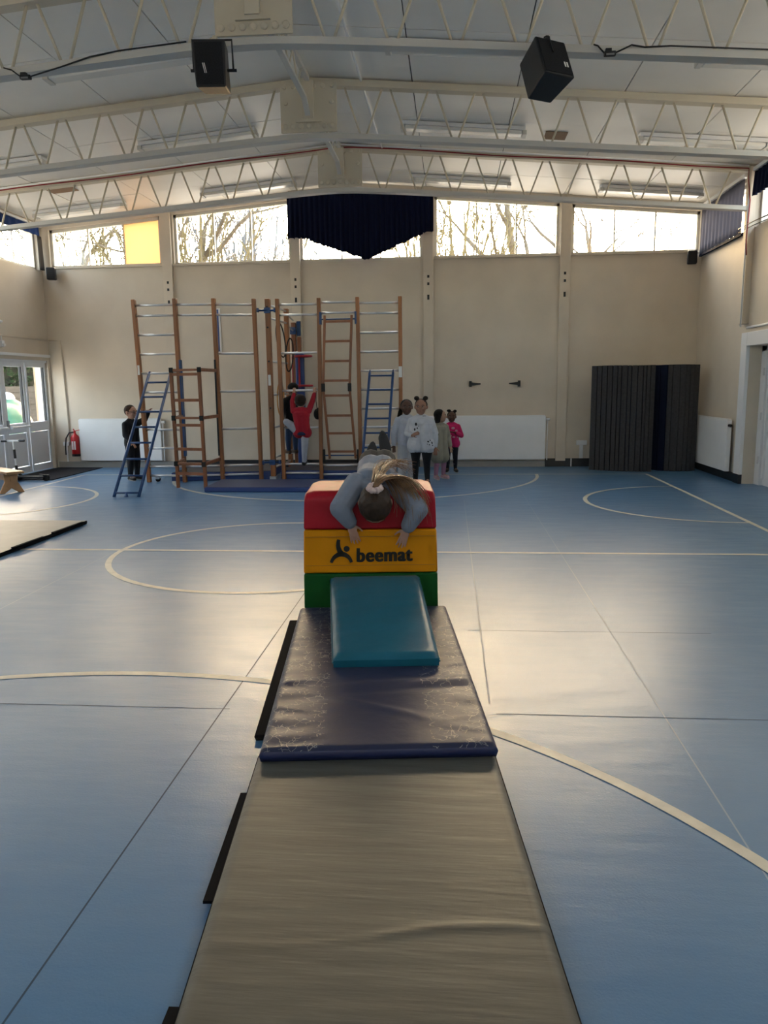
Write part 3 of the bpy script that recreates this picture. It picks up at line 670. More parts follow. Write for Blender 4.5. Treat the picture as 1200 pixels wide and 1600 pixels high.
# ------------------------------------------------------------------ left doors
def dbox(name, y0, y1, z0, z1, m, parent, d0=-.02, d1=.05, **k): return bx(name, (XL-.1+d0, y0, z0), (XL-.1+d1, y1, z1), m, parent, **k)
def glazed(name, y0, y1, label, door=True, n=1):
    r = thing(name, None, None, (XL-.1, (y0+y1)/2, 0)); struct(r, label)
    f = .075 if door else .05; mb = MB(); X0, X1 = XL-.12, XL-.05
    mb.box((X0, y0, 0.01), (X1, y0+f, 1.88)); mb.box((X0, y1-f, .01), (X1, y1, 1.88)); mb.box((X0, y0+f, 1.80), (X1, y1-f, 1.88)); mb.box((X0, y0+f, .01), (X1, y1-f, .12)); mb.box((X0, y0+f, .70), (X1, y1-f, .86))
    mb.build('leaf_frame' if door else 'window_frame', M['upvc'], r, bevel=.006)
    xm = XL-.085; MB().add([(xm, y0+f, .85), (xm, y1-f, .85), (xm, y1-f, 1.81), (xm, y0+f, 1.81)], [(0, 1, 2, 3)]).build('pane', GLASS, r)
    mb = MB(); mb.box((xm-.02, y0+f, .86), (xm+.02, y0+f+.02, 1.80)); mb.box((xm-.02, y1-f-.02, .86), (xm+.02, y1-f, 1.80)); mb.build('glazing_bead', M['black'], r)
    bx('lower_panel', (xm-.02, y0+f+.012, .132), (xm+.02, y1-f-.012, .688), M['upvc'], r)
    if door:
        h = MB(); h.bar((XL+.02, y0+.05, .80), (XL+.02, y1-.05, .80), .03, .03); h.bar((XL-.05, y0+.08, .80), (XL+.02, y0+.08, .80), .03, .05); h.bar((XL-.05, y1-.08, .80), (XL+.02, y1-.08, .80), .03, .05); h.build('push_bar', M['white'], r)
        bx('latch', (XL-.05, y0+.02, .78), (XL-.02, y0+.06, .92), mat('grey_latch', (.25, .26, .28), .5), r)
    return r
glazed('door_1', 12.05, 12.74, 'white half glazed door leaf nearer the back corner')
glazed('door_2', 11.36, 12.05, 'white half glazed door leaf nearer the viewer')
glazed('window_40', 12.76, 13.43, 'white fixed side light beside the double doors', False)
glazed('window_41', 10.66, 11.34, 'white fixed side light on the near side of the doors', False)
glazed('window_42', 9.37, 10.64, 'white fixed glazed panel left of the doors', False)
struct(bx('trim_20', (XL-.13, 9.33, 1.88), (XL-.03, 13.45, 1.94), M['upvc']), 'white door head frame')
struct(bx('trim_21', (XL-.02, 9.2, 1.975), (XL+.05, 13.46, 2.02), M['white']), 'white track over the doors')
pipe('conduit', [(XL+.02, 9.2, 2.28), (XL+.02, 13.42, 2.28)], .012, M['wall'], 'painted conduit above the glazed doors')
pipe('conduit', [(XL+.28, YB-.02, .42), (XL+.235, YB-.02, 2.27), (XL+.03, YB-.02, 2.28)], .012, M['wall'], 'painted conduit running down behind the fire extinguisher')
t = thing('door_sensor', 'small white sensor and lamp above the left doors', 'sensor', (XL, 12.05, 2.14))
bx('base', (XL, 11.98, 2.10), (XL+.05, 12.06, 2.20), M['white'], t, bevel=.01); MB().tube([(XL+.02, 12.02, 2.19), (XL+.02, 12.02, 2.28)], .01, 6).build('stem', M['white'], t)
bx('head', (XL+.05, 11.99, 2.11), (XL+.07, 12.05, 2.15), M['label'], t)
pipe('conduit', [(XL+.03, 9.5, 2.50), (XL+.03, 12.05, 2.50), (XL, 12.06, 2.50)], .022, M['white'], 'short thick white rail end on the left wall', 'rail')
tag(bx('door_mat', (-7.14, 11.62, .0005), (-6.3, 13.42, .012), M['doormat'], bevel=.004), 'flat black doormat before the left glazed doors', 'mat')
# right door recess
t = thing('door_3', None, None, (XR+.2, 10.45, 0)); struct(t, 'white door set back in the right wall')
bx('leaf', (XR+.21, 9.80, .002), (XR+.25, 10.99, 1.86), M['white'], t, bevel=.006)
mb = MB(); mb.box((XR+.16, 10.98, 0), (XR+.25, 11.15, 1.90)); mb.box((XR+.16, 9.75, 1.82), (XR+.25, 11.15, 1.90)); mb.box((XR+.16, 9.75, 0), (XR+.25, 9.81, 1.83)); mb.build('leaf_frame', M['white'], t, bevel=.005)
mb = MB(); mb.box((XR+.18, 10.92, .1), (XR+.21, 10.96, 1.78)); mb.build('glazing_bead', M['white'], t)
for z in (.3, .9, 1.5): bx('hinge', (XR+.145, 11.0, z), (XR+.16, 11.03, z+.1), M['steel'], t)
mb = MB(); mb.box((XR-.05, 11.15, .13), (XR, 11.36, 2.08)); mb.box((XR-.05, 9.55, 1.90), (XR, 11.15, 2.08)); mb.box((XR-.05, 9.55, .0), (XR, 9.75, 1.9))
struct(mb.build('trim_30', M['white'], bevel=.004), 'white surround of the recessed right door')
mb = MB(); mb.box((XR-.05, 11.15, 0), (XR-.002, 11.36, .13)); struct(mb.build('baseboard_door', M['skirt']), 'black plinth under the door surround')

# ------------------------------------------------------------------ fire extinguisher
c = V(-6.77, 13.40, .22); t = thing('fire_extinguisher', 'red fire extinguisher with black hose hung beside the left radiator', 'fire extinguisher', c)
MB().tube([c+V(0, 0, z) for z in (.0, .015, .34, .37, .39, .41)], [.06, .072, .072, .055, .03, .022], 16).build('cylinder', M['exred'], t, smooth=True)
MB().tube([c+V(0, 0, z) for z in (-.004, .04)], .073, 16).build('base_ring', M['black'], t)
MB().tube([c+V(0, 0, .41), c+V(0, 0, .455)], .02, 8).build('valve', M['exred'], t)
mb = MB(); mb.bar(c+V(0, 0, .45), c+V(.10, -.02, .47), .018, .012); mb.bar(c+V(0, 0, .44), c+V(-.02, 0, .49), .018, .012); mb.build('lever', M['exred'], t)
MB().tube([c+V(-.02, 0, .43), c+V(-.10, -.01, .42), c+V(-.165, -.01, .32), c+V(-.19, 0, .18), c+V(-.195, 0, .02)], .012, 8).build('hose', M['black'], t, smooth=True)
MB().add([c+V(x, -.0735+.01*abs(x)*8, z) for x, z in ((-.035, .12), (.035, .12), (.035, .27), (-.035, .27))], [(0, 1, 2, 3)]).build('label_plate', M['label'], t)
bx('wall_hook', (c[0]-.02, c[1]+.05, .48), (c[0]+.02, YB, .55), M['black'], t)

# ------------------------------------------------------------------ scooter, bench
c = fl(40, 752); c = V(-6.70, 11.5, 0); t = thing('kick_scooter', 'black three wheeled kick scooter parked by the left doors', 'scooter', c)
d1 = V(-.12, .02, 0); hb = c+V(-.10, 0, 0)
MB().bar(hb+V(-.02, 0, .07), hb+V(.42, .05, .06), .11, .03).build('deck', M['black'], t, bevel=.01)
MB().tube([hb+V(0, 0, .08), hb+V(-.02, 0, .62)], .016, 8).build('stem', M['label'], t); MB().tube([hb+V(-.003, 0, .12), hb+V(-.006, 0, .25)], .022, 8).build('lower_stem', M['black'], t)
MB().tube([hb+V(-.01, 0, .36), hb+V(-.015, 0, .50)], .02, 8).build('stem_clamp', M['black'], t)
MB().bar(hb+V(-.15, -.02, .635), hb+V(.10, .02, .635), .025, .025).build('handlebar', M['label'], t)
for s in (-1, 1): MB().cyl(hb+V(-.025+s*.13-.045, s*.02, .635), hb+V(-.025+s*.13+.045, s*.02, .635), .02, 10).build('grip', M['black'], t)
for off in (V(-.03, -.11, .055), V(-.03, .11, .055), V(.44, .05, .05)): MB().cyl(hb+off-V(0, .018, 0), hb+off+V(0, .018, 0), .052, 14).build('wheel', M['rubber'], t)
MB().bar(hb+V(-.03, -.11, .07), hb+V(-.03, .11, .07), .03, .03).build('axle', M['black'], t)
MB().bar(hb+V(.34, .04, .1), hb+V(.48, .055, .09), .05, .015).build('brake', M['black'], t)
t = thing('gym_bench', 'low varnished wooden gym bench cut by the left edge of the picture', 'bench', (-6.9, 10.15, 0))
MB().bar((-7.05+.02, 10.9, .295), (-5.98, 10.07, .295), .24, .035).build('seat_plank', M['bench'], t, bevel=.008)
dv = unit(V(-7.03, 10.9, 0)-V(-5.98, 10.07, 0)); pv = V(-dv[1], dv[0], 0)
for s in (.17, 1.05):
    b = V(-5.98, 10.07, 0)+dv*s; poly = [b-pv*.10+V(0, 0, .278), b+pv*.10+V(0, 0, .278), b+pv*.085+V(0, 0, .16), b+pv*.17+V(0, 0, 0), b+pv*.10+V(0, 0, 0), b+V(0, 0, .07), b-pv*.10+V(0, 0, 0), b-pv*.17+V(0, 0, 0), b-pv*.085+V(0, 0, .16)]
    MB().prism(poly, dv*.035).build('leg', M['bench'], t, bevel=.004)
MB().bar(V(-5.98, 10.07, .20)+dv*.15, V(-5.98, 10.07, .20)+dv*1.1, .03, .07).build('rail', M['bench'], t)

# ------------------------------------------------------------------ standing slatted mats
def standing_mat(label, pts, n, z1, m, thick=.05, dark=0):
    P = [np.array(p) for p in pts]
    def q(t):
        k = t*(len(P)-1); i = min(int(k), len(P)-2); f = k-i
        # quadratic smoothing through three points
        return P[0]*(1-t)**2+P[1]*2*t*(1-t)+P[2]*t*t
    root = thing('slatted_mat', label, 'mat', (*q(.5), 0), 'slatted mats standing in the corner')
    ws = [random.uniform(.7, 1.3) for _ in range(n)]; cs = np.cumsum([0]+ws)/sum(ws)
    for i in range(n):
        a, b = q(cs[i]+.0055), q(cs[i+1]-.0055); d = unit(b-a); nn = V(-d[1], d[0]); off = random.uniform(-.004, .004)
        a3 = a+nn*off; b3 = b+nn*off
        poly = [(*a3, .0), (*b3, .0), (*(b3+nn*thick), .0), (*(a3+nn*thick), .0)]
        MB().prism(poly, (0, 0, z1+.003*math.sin(i*.5))).build('slat', M['slatdark'] if i < dark else m, root, bevel=.004)
    # inner backing
    mb = MB(); k = 24; vs = []; fs = []
    for i in range(k+1):
        p = q(i/k); d = unit(q(min(i/k+.01, 1))-q(max(i/k-.01, 0))); nn = V(-d[1], d[0]); p1 = p+nn*.045; p2 = p+nn*.058
        vs += [(*p1, 0), (*p1, z1-.01), (*p2, z1-.01), (*p2, 0)]
    for i in range(k):
        for j in range(4): fs.append((4*i+j, 4*i+4+j, 4*i+4+(j+1) % 4, 4*i+(j+1) % 4))
    fs += [(3, 2, 1, 0), tuple(4*k+j for j in range(4))]
    mb.add(vs, fs).build('backing', M['slatdark'], root); return root
standing_mat('grey slatted roll mat standing curved against the end wall', [fl(919, 734)[:2], (2.78, 12.60), fl(1018, 737)[:2]], 13, 1.69, M['slat'])
standing_mat('grey slatted roll mat standing in the right back corner', [(3.24, 12.98), (3.52, 12.55), (3.925, 12.80)], 8, 1.69, M['slat'], dark=2)  # first slats coloured darker to stand for the shadow on them

# ------------------------------------------------------------------ climbing frame
RZ = [2.63, 2.48, 2.20, 1.92, 1.64, 1.36, 1.08, .80, .52, .24, .10]
PL = [((-4.615, 11.38), (-4.69, 11.38)), ((-4.05, 11.37), (-4.06, 11.37)), ((-3.485, 11.46), (-3.505, 11.46)), ((-2.925, 11.62), (-2.94, 11.62))]
PR = [((-2.585, 11.70), (-2.605, 11.70)), ((-2.00, 11.70), (-1.976, 11.70)), ((-1.385, 11.70), (-1.398, 11.70)), ((-.765, 11.70), (-.764, 11.70))]
def frame_section(label, posts, bays, gaps, ztop=2.715):
    t = thing('climbing_frame', label, 'climbing frame', (posts[0][0][0], posts[0][0][1], 0), 'wall climbing frame sections')
    def at(i, z):
        (bx_, by), (tx, ty) = posts[i]; k = z/ztop; return V(bx_+(tx-bx_)*k, by+(ty-by)*k, z)
    for i in range(len(posts)):
        MB().bar(at(i, 0), at(i, ztop), .055, .075, (0, 1, 0)).build('post', M['wood'], t, bevel=.006)
    for i, zs in enumerate(bays):
        for z in zs:
            a, b = at(i, z), at(i+1, z); d = unit(b-a)
            MB().tube([a+d*.02, b-d*.02], .017, 10).build('rung', M['steel'], t, smooth=True)
    return t, at
full = RZ; sparse = [2.63, 2.48, 1.92, 1.36, .80, .24, .10]
tL, atL = frame_section('left half of the wooden wall climbing frame, with silver rungs', PL, [full, [2.63, 2.48, .24, .10], sparse], None)
tR, atR = frame_section('right half of the wooden wall climbing frame, with silver rungs', PR, [sparse, [2.65, 2.50, .22, .08], full], None)
bx('sticker', (-4.675, 11.335, 1.62), (-4.645, 11.342, 1.76), M['label'], tL); bx('sticker', (-.79, 11.655, 1.54), (-.74, 11.662, 1.70), M['label'], tR)
mb = MB(); mb.cyl((-4.50, 11.42, .035), (-4.50, 11.46, .035), .035, 12); mb.build('castor', M['rubber'], tL); bx('castor_fork', (-4.53, 11.41, .04), (-4.47, 11.47, .10), M['steel'], tL)
for p in (1, 2):
    (x, y), _ = PL[p]; s = 1 if p == 1 else -1
    bx('edge_strip', (x+.03*s-.012, y-.05, .40), (x+.03*s+.012, y+.03, 1.83), M['blue'] if p == 1 else M['black'], tL)
# perpendicular section running back to the wall
t = thing('climbing_frame', 'narrow climbing frame section running back to the wall between the two halves', 'climbing frame', (-2.76, 11.74, 0), 'wall climbing frame sections')
PX = -2.755
for (y, zt, x) in ((11.72, 2.72, PX), (12.87, 2.68, -2.72)): bx('post', (x-.035, y-.05, 0), (x+.035, y+.05, zt), M['wood'], t, bevel=.006)
MB().bar((-2.72, 13.42, 0), (-2.72, 13.42, 2.5), .07, .08, (0, 1, 0)).build('wall_post', M['wood2'], t, bevel=.006)
for z in (2.64, 2.45, 1.80, 1.30, .80, .33, .18): MB().tube([(PX, 11.75, z), (-2.72, 12.85, z)], .016, 8).build('rung', M['steel'], t, smooth=True)
for z in (2.60, 2.42): MB().tube([(-2.72, 12.89, z), (-2.72, 13.40, z-.06)], .016, 8).build('rung', M['steel'], t, smooth=True)
for z in (2.55, .27):
    mb = MB(); mb.cyl((-2.90, 11.63, z), (-2.62, 11.69, z), .016, 8); mb.box((PX-.045, 11.65, z-.04), (PX+.045, 11.69, z+.04)); mb.box((-2.90, 11.60, z-.03), (-2.875, 11.66, z+.03)); mb.box((-2.655, 11.65, z-.03), (-2.63, 11.71, z+.03))
    mb.build('hinge', M['blue'], t)
bx('sticker', (PX-.02, 11.662, 1.44), (PX+.02, 11.669, 1.60), M['label'], t)
for z in (2.60, 2.30, 1.80, 1.10): MB().cyl((PX, 11.668, z), (PX, 11.66, z), .014, 10).build('bolt_hole', M['black'], t)
bx('foot_block', (PX-.05, 11.66, 0), (PX+.05, 11.80, .05), M['steel'], t)
bx('wall_plate', (-2.66, 13.40, 2.28), (-2.60, YB, 2.52), M['blue'], t); bx('post_bracket', (-2.77, 13.36, 2.30), (-2.67, 13.38, 2.42), M['blue'], t)
# padded post with red rings
xp = -2.60; t = thing('padded_post', 'blue padded post with two red rings beside the end wall', 'padded post', (xp, 13.3, 0))
bx('pad', (xp-.07, 13.24, .05), (xp+.07, 13.36, 1.98), M['bluepad'], t, bevel=.02); bx('core', (xp-.03, 13.27, 0), (xp+.03, 13.33, 2.25), M['wood2'], t)
for z in (1.92, 1.43):
    cx_ = V(xp+.09, 13.10, z); MB().tube([cx_+V(.15*math.cos(a), .13*math.sin(a), 0) for a in np.linspace(0, 2*math.pi, 24, endpoint=False)], .018, 8, True).build('ring', M['redpaint'], t, smooth=True)
MB().tube([(xp-.10, 13.15, 1.92), (xp-.10, 13.15, 1.43), (xp-.10, 13.18, 1.15)], .012, 8).build('red_bar', M['redpaint'], t)
bx('ring_bracket', (xp-.015, 13.22, 1.40), (xp+.015, 13.25, 1.95), M['redpaint'], t)
# hoops hung on the middle section
def hoop(c, r, rx, m, label, tilt=0., w_=.16):
    return tag(MB().tube([V(*c)+V(r*w_*math.cos(a)+tilt*math.sin(a), r*.4*math.cos(a), rx*math.sin(a)) for a in np.linspace(0, 2*math.pi, 36, endpoint=False)], .011, 8, True).build('hoop', m, smooth=True), label, 'hoop', 'hoops on the frame')
hoop((-2.69, 12.25, 2.15), .26, .27, M['cable'], 'upper thin black hoop hanging in the narrow frame section', -.03)
hoop((-2.60, 12.45, 1.92), .24, .26, M['rubber'], 'lower thin black hoop hanging in the narrow frame section', .02)
hoop((-2.70, 12.15, 1.22), .22, .26, M['orangehoop'], 'thin orange hoop hanging in the narrow frame section', .0)
t = thing('black_bundle', 'small black bag hanging beside the child in red', 'bundle', (-2.04, 11.76, .93))  # made-up bundle for a dark shape that is not identified
mb = MB(); mb.ell((-2.05, 11.76, 1.0), (.06, .05, .085)); mb.ell((-2.02, 11.75, 1.05), (.05, .045, .05)); mb.build('bundle_body', cloth('bundle_black', (.012, .012, .014)), t, smooth=True)
MB().tube([(-2.05, 11.76, 1.05), (-2.06, 11.72, 1.2), (-2.05, 11.70, 1.375)], .006, 6).build('cord', M['cable'], t); MB().tube([(-2.0, 11.74, .96), (-1.99, 11.74, .88)], .008, 6).build('toggle', M['cable'], t)
# height chart on the back wall
p0 = atY(337, 482, YB); p1 = atY(347, 551, YB); t = thing('height_chart', 'narrow blue measuring board with white edges on the end wall', 'chart', (p0[0], YB, p1[2]))
bx('board', (p0[0], YB-.015, p1[2]), (p1[0], YB, p0[2]), M['label'], t); bx('blue_scale', (p0[0]+.02, YB-.018, p1[2]+.02), (p1[0]-.03, YB-.015, p0[2]-.02), mat('chart_blue', (.03, .07, .22), .5), t)
# ladders
def ladder(name, label, rails, ts, m, rr, rung_r, hooks=None, square=True):
    (a0, a1), (b0, b1) = [[np.array(p, float) for p in r] for r in rails]
    t = thing(name, label, 'ladder', ((a0[0]+b0[0])/2, a0[1], min(a0[2], b0[2])))
    for p, q in ((a0, a1), (b0, b1)):
        (MB().bar(p, q, rr*1.3, rr*2.0, (0, 1, .3)) if square else MB().tube([p, q], rr, 10)).build('rail', m, t, smooth=not square, bevel=.004 if square else 0)
    for k in ts:
        p, q = a0+(a1-a0)*k, b0+(b1-b0)*k; d = unit(q-p)
        (MB().bar(p+d*rr*.4, q-d*rr*.4, .03, .035) if square else MB().tube([p+d*rr*.4, q-d*rr*.4], rung_r, 8)).build('rung', m, t, smooth=not square)
    if hooks:
        for p, q in ((a0, a1), (b0, b1)): MB().tube([q, q+V(0, .02, .035), q+V(0, .05, .04), q+V(0, .065, .01)], .01, 6).build('hook', hooks, t)
    return t
t = ladder('ladder', 'blue metal ladder leaning on the left frame beside the boy in black', [((-4.485, 9.82, .0), (-4.50, 11.325, 1.625)), ((-4.145, 9.82, .0), (-4.17, 11.325, 1.625))], [.03+.128*i for i in range(8)], M['blue'], .02, .014, M['blue'], False)
MB().tube([(-4.315, 9.82, .0), (-4.315, 9.83, .05)], [.03, .012], 8).build('foot', M['blue'], t)
t = ladder('ladder', 'blue metal ladder leaning on the right frame beside the girls', [((-1.32, 11.0, .0), (-1.222, 11.64, 1.61)), ((-.955, 11.0, .0), (-.874, 11.64, 1.61))], [.07+.129*i for i in range(8)], M['blue'], .02, .014, M['blue'], False)
# hinged wooden ladder fixed between the posts
t = thing('ladder', 'hinged wooden ladder hung between the posts of the right frame', 'ladder', (-1.68, 11.7, .3))
A = [V(-1.89, 11.69, 2.46), V(-1.925, 11.60, 1.40), V(-1.865, 11.71, .32)]; B = [V(-1.485, 11.69, 2.46), V(-1.525, 11.60, 1.40), V(-1.465, 11.71, .32)]
for L_ in (A, B):
    for p, q in zip(L_[:-1], L_[1:]): MB().bar(p, q, .035, .045, (0, 1, 0)).build('rail', M['wood2'], t, bevel=.005)
    bx('hinge', L_[1]-V(.025, .03, .06), L_[1]+V(.025, .02, .06), M['rubber'], t)
for z in (2.37, 2.08, 1.79, 1.50, 1.28, .98, .71, .43):
    k = (A[0][2]-z)/(A[0][2]-A[1][2]); i = 0
    if k > 1: k = (A[1][2]-z)/(A[1][2]-A[2][2]); i = 1
    p = A[i]+(A[i+1]-A[i])*k; q = B[i]+(B[i+1]-B[i])*k; MB().bar(p, q, .03, .035).build('rung', M['wood2'], t)
MB().tube([(-1.96, 11.69, 2.405), (-1.42, 11.69, 2.405)], .012, 8).build('top_rod', M['blue'], t); MB().tube([(-1.96, 11.71, .37), (-1.42, 11.71, .37)], .010, 8).build('bottom_rod', M['blue'], t)
for x in (-1.955, -1.425):
    bx('bracket', (x-.015, 11.66, 2.33), (x+.015, 11.73, 2.51), M['blue'], t); bx('bracket', (x-.015, 11.67, .26), (x+.015, 11.74, .46), M['rubber'], t)
# wooden step frame tied to the posts
t = thing('step_frame', 'red brown wooden step frame standing before the left climbing frame', 'step frame', (-3.7, 10.7, 0))
la, lb_ = V(-3.93, 10.74, 0), V(-3.485, 10.62, 0)
for p in (la, lb_): MB().bar(p, p+V(-.015, .0, 1.70), .045, .05, (0, 1, 0)).build('leg', M['wood2'], t, bevel=.005)
for z in (1.61, 1.25, .90, .56, .21): MB().bar(la+V(-.01, 0, z), lb_+V(-.01, 0, z), .03, .04).build('rung', M['wood2'], t)
for z in (1.67, 1.00, .35):
    MB().bar(la+V(-.01, 0, z), V(PL[1][0][0]+.02, PL[1][0][1]-.055, z), .035, .045).build('arm', M['wood2'], t); MB().bar(lb_+V(-.01, 0, z), V(PL[2][0][0]-.015, PL[2][0][1]-.06, z), .035, .045).build('arm', M['wood2'], t)
    MB().bar(la+V(-.01, .03, z), lb_+V(-.01, .03, z), .10, .03).build('step', M['wood2'], t)
    for p in (la, lb_): bx('clamp', p+V(-.035, -.035, z-.035), p+V(.02, -.02, z+.035), M['rubber'], t)
# mats under the frame
def slab(name, corners, z0, z1, label, mtop, mside, group=None, n=1):
    c = np.mean([np.array(p) for p in corners], 0); t = thing(name, label, 'mat', (c[0], c[1], z0), group)
    MB().prism([(*p, z0) for p in corners], (0, 0, z1-z0)).build('pad', mside, t, bevel=.012)
    k = [np.array(p)*.985+c*.015 for p in corners]; MB().prism([(*p, z1-.001) for p in k], (0, 0, .004)).build('top_sheet', mtop, t)
    return t
slab('crash_mat', [(-4.30, 11.47), (-2.80, 11.715), (-2.87, 12.95), (-4.30, 12.75)], 0, .13, 'thick navy crash mat under the left climbing frame', mat('navy_grey_vinyl', (.035, .035, .055), .5, .4, noise=.3, nscale=5), M['bluepad'], 'mats under the climbing frame')
slab('crash_mat', [(-2.65, 11.76), (-.95, 11.76), (-.95, 12.9), (-2.65, 12.9)], 0, .13, 'thick navy crash mat under the right climbing frame', MATS['navy_grey_vinyl'], M['bluepad'], 'mats under the climbing frame')
slab('landing_mat', [(-3.40, 10.28), (-1.35, 10.28), (-1.35, 11.18), (-3.44, 11.18)], 0, .065, 'flat blue landing mat on the floor before the climbing frame', mat('blue_mat_top', (.022, .04, .12), .42, .5), M['bluepad'], 'mats under the climbing frame')

# ------------------------------------------------------------------ foreground mats
def wobble(seed):
    r = random.Random(seed); ks = [(r.uniform(-1, 1)*6, r.uniform(3, 16), r.uniform(0, 6.3), r.uniform(.3, 1)) for _ in range(10)]
    return lambda u, v: sum(a*math.sin(kx*u+ky*v+ph) for kx, ky, ph, a in ks)/5
def pad(name, o, ang, wd, ln, z0, th, m, mside, parent, h=None, nx=36, ny=60, edge=.012, skew=0.):
    """padded sheet; o = centre of its near edge, u to the right, v away"""
    ca, sa = math.cos(ang), math.sin(ang); U = V(ca, sa); W = V(-sa, ca)
    mb = MB(); vs = []; fs = []
    def P(u, v, z): p = np.array(o)+U*(u+skew*v)+W*v; return (p[0], p[1], z)
    for j in range(ny+1):
        for i in range(nx+1):
            a = i/nx; b = j/ny; u = (a-.5)*wd; v = b*ln
            e = min(u+wd/2, wd/2-u, v, ln-v); rd = edge*max(0, 1-e/.02)**2
            vs.append(P(u, v, z0+th-rd+(h(u, v) if h else 0)*min(1, e/.04+.15)))
    for j in range(ny):
        for i in range(nx): k = j*(nx+1)+i; fs.append((k, k+1, k+nx+2, k+nx+1))
    ob = mb.add(vs, fs).build('top_cover' if parent else name, m, parent, smooth=True)
    ring = [(i/nx-.5, 0) for i in range(nx+1)]+[(.5, j/ny) for j in range(1, ny+1)]+[(.5-i/nx, 1) for i in range(1, nx+1)]+[(-.5, 1-j/ny) for j in range(1, ny)]
    mb = MB(); n = len(ring); v2 = []
    for a, b in ring:
        u = a*wd; v = b*ln; i = round((a+.5)*nx); j = round(b*ny); zt = vs[j*(nx+1)+i][2]
        cu, cv = (-1 if a == -.5 else 1 if a == .5 else 0), (-1 if b == 0 else 1 if b == 1 else 0)
        v2 += [P(u, v, zt), P(u+cu*.006, v+cv*.006, z0+th*.5), P(u, v, z0)]
    f2 = []
    for i in range(n):
        k = (i+1) % n
        for q in (0, 1): f2.append((3*i+q, 3*k+q, 3*k+q+1, 3*i+q+1))
    f2.append(tuple(3*i+2 for i in range(n))[::-1])
    mb.add(v2, f2).build('side_band', mside, parent, smooth=True)
    return P
# under mat (black edge shows on the left of the navy mat)
t = thing('gym_mat', 'thin black mat showing at the left under the navy mat', 'mat', (-.55, 3.6, 0))
pad('m', (-.355, 2.98), .115, .90, 1.56, 0, .038, M['felt'], M['felt'], t, nx=6, ny=10)
# navy mat
wb = wobble(3)
def h_blue(u, v):
    e = abs(u)/.45; k = .006*e**1.5*wb(u*1.5, v*3.2)*1.2
    k += .010*math.exp(-((v-.62-.10*u)/.035)**2)*(.55+.45*math.tanh(4*u))-.007*math.exp(-((v-.54-.10*u)/.03)**2)*(.55+.45*math.tanh(4*u))
    k += .007*math.exp(-((v-.42+.55*(u+.1))/.03)**2)*math.exp(-((u+.0)/.2)**2)
    for c0, sl_, am in ((.25, -.3, .005), (.75, .25, .006), (1.05, -.35, .006), (1.35, .2, .005), (.12, .35, .005)):
        k += am*math.exp(-((v-c0-sl_*u)/.022)**2)*max(0, e-.35)*(1 if (c0*100) % 2 > 1 else 1)
    return k
t = thing('gym_mat', 'navy blue padded gym mat with scuffed edges before the foam box', 'mat', (-.385, 3.66, .043))
pad('m', (-.272, 2.72), .112, .895, 1.875, .043, .050, M['bluemat'], mat('navy_side_vinyl', (.012, .020, .075), .4, .5), t, h_blue, 70, 140)
# grey runner mat in the foreground
wg = wobble(11)
def h_grey(u, v):
    return .0007*wg(u*3, v*5)+.004*math.exp(-((v-1.12-.03*math.sin(u*6))/.012)**2)*(.4+.6*(u > 0))+.003*math.exp(-((v-.62+.02*u)/.01)**2)
t = thing('gym_mat', 'long grey vinyl gym mat in the foreground', 'mat', (-.2, 1.8, 0))
pad('m', (-.081, .66), .097, .912, 2.14, 0, .042, M['mattress'], M['felt'], t, h_grey, 50, 160)
for a, b in (((380, 1240), (322, 1410)), ((270, 1575), (255, 1612))):
    p, q = fl(*a, .02)+V(.008, 0, 0), fl(*b, .02)+V(.008, 0, 0); MB().bar(p, q, .034, .008).build('velcro_flap', M['felt'], t)
# grey mat at the left
t = thing('gym_mat', 'grey gym mat with black rim lying flat at the left edge', 'mat', (-4.5, 6.9, 0))
pad('m', (-4.52, 5.95), 0.0, 1.24, 1.88, 0, .05, mat('grey_mat_top', (.30, .29, .26), .45, .5, noise=.1, nscale=5), M['felt'], t, lambda u, v: .001*wg(u*2, v*3), 12, 16)
for (x0, y0), (x1, y1) in (((-3.89, 6.4), (-3.875, 6.9)), ((-3.89, 7.1), (-3.875, 7.7))): MB().bar((x0, y0, .045), (x1, y1, .045), .03, .012).build('velcro_flap', M['felt'], t)

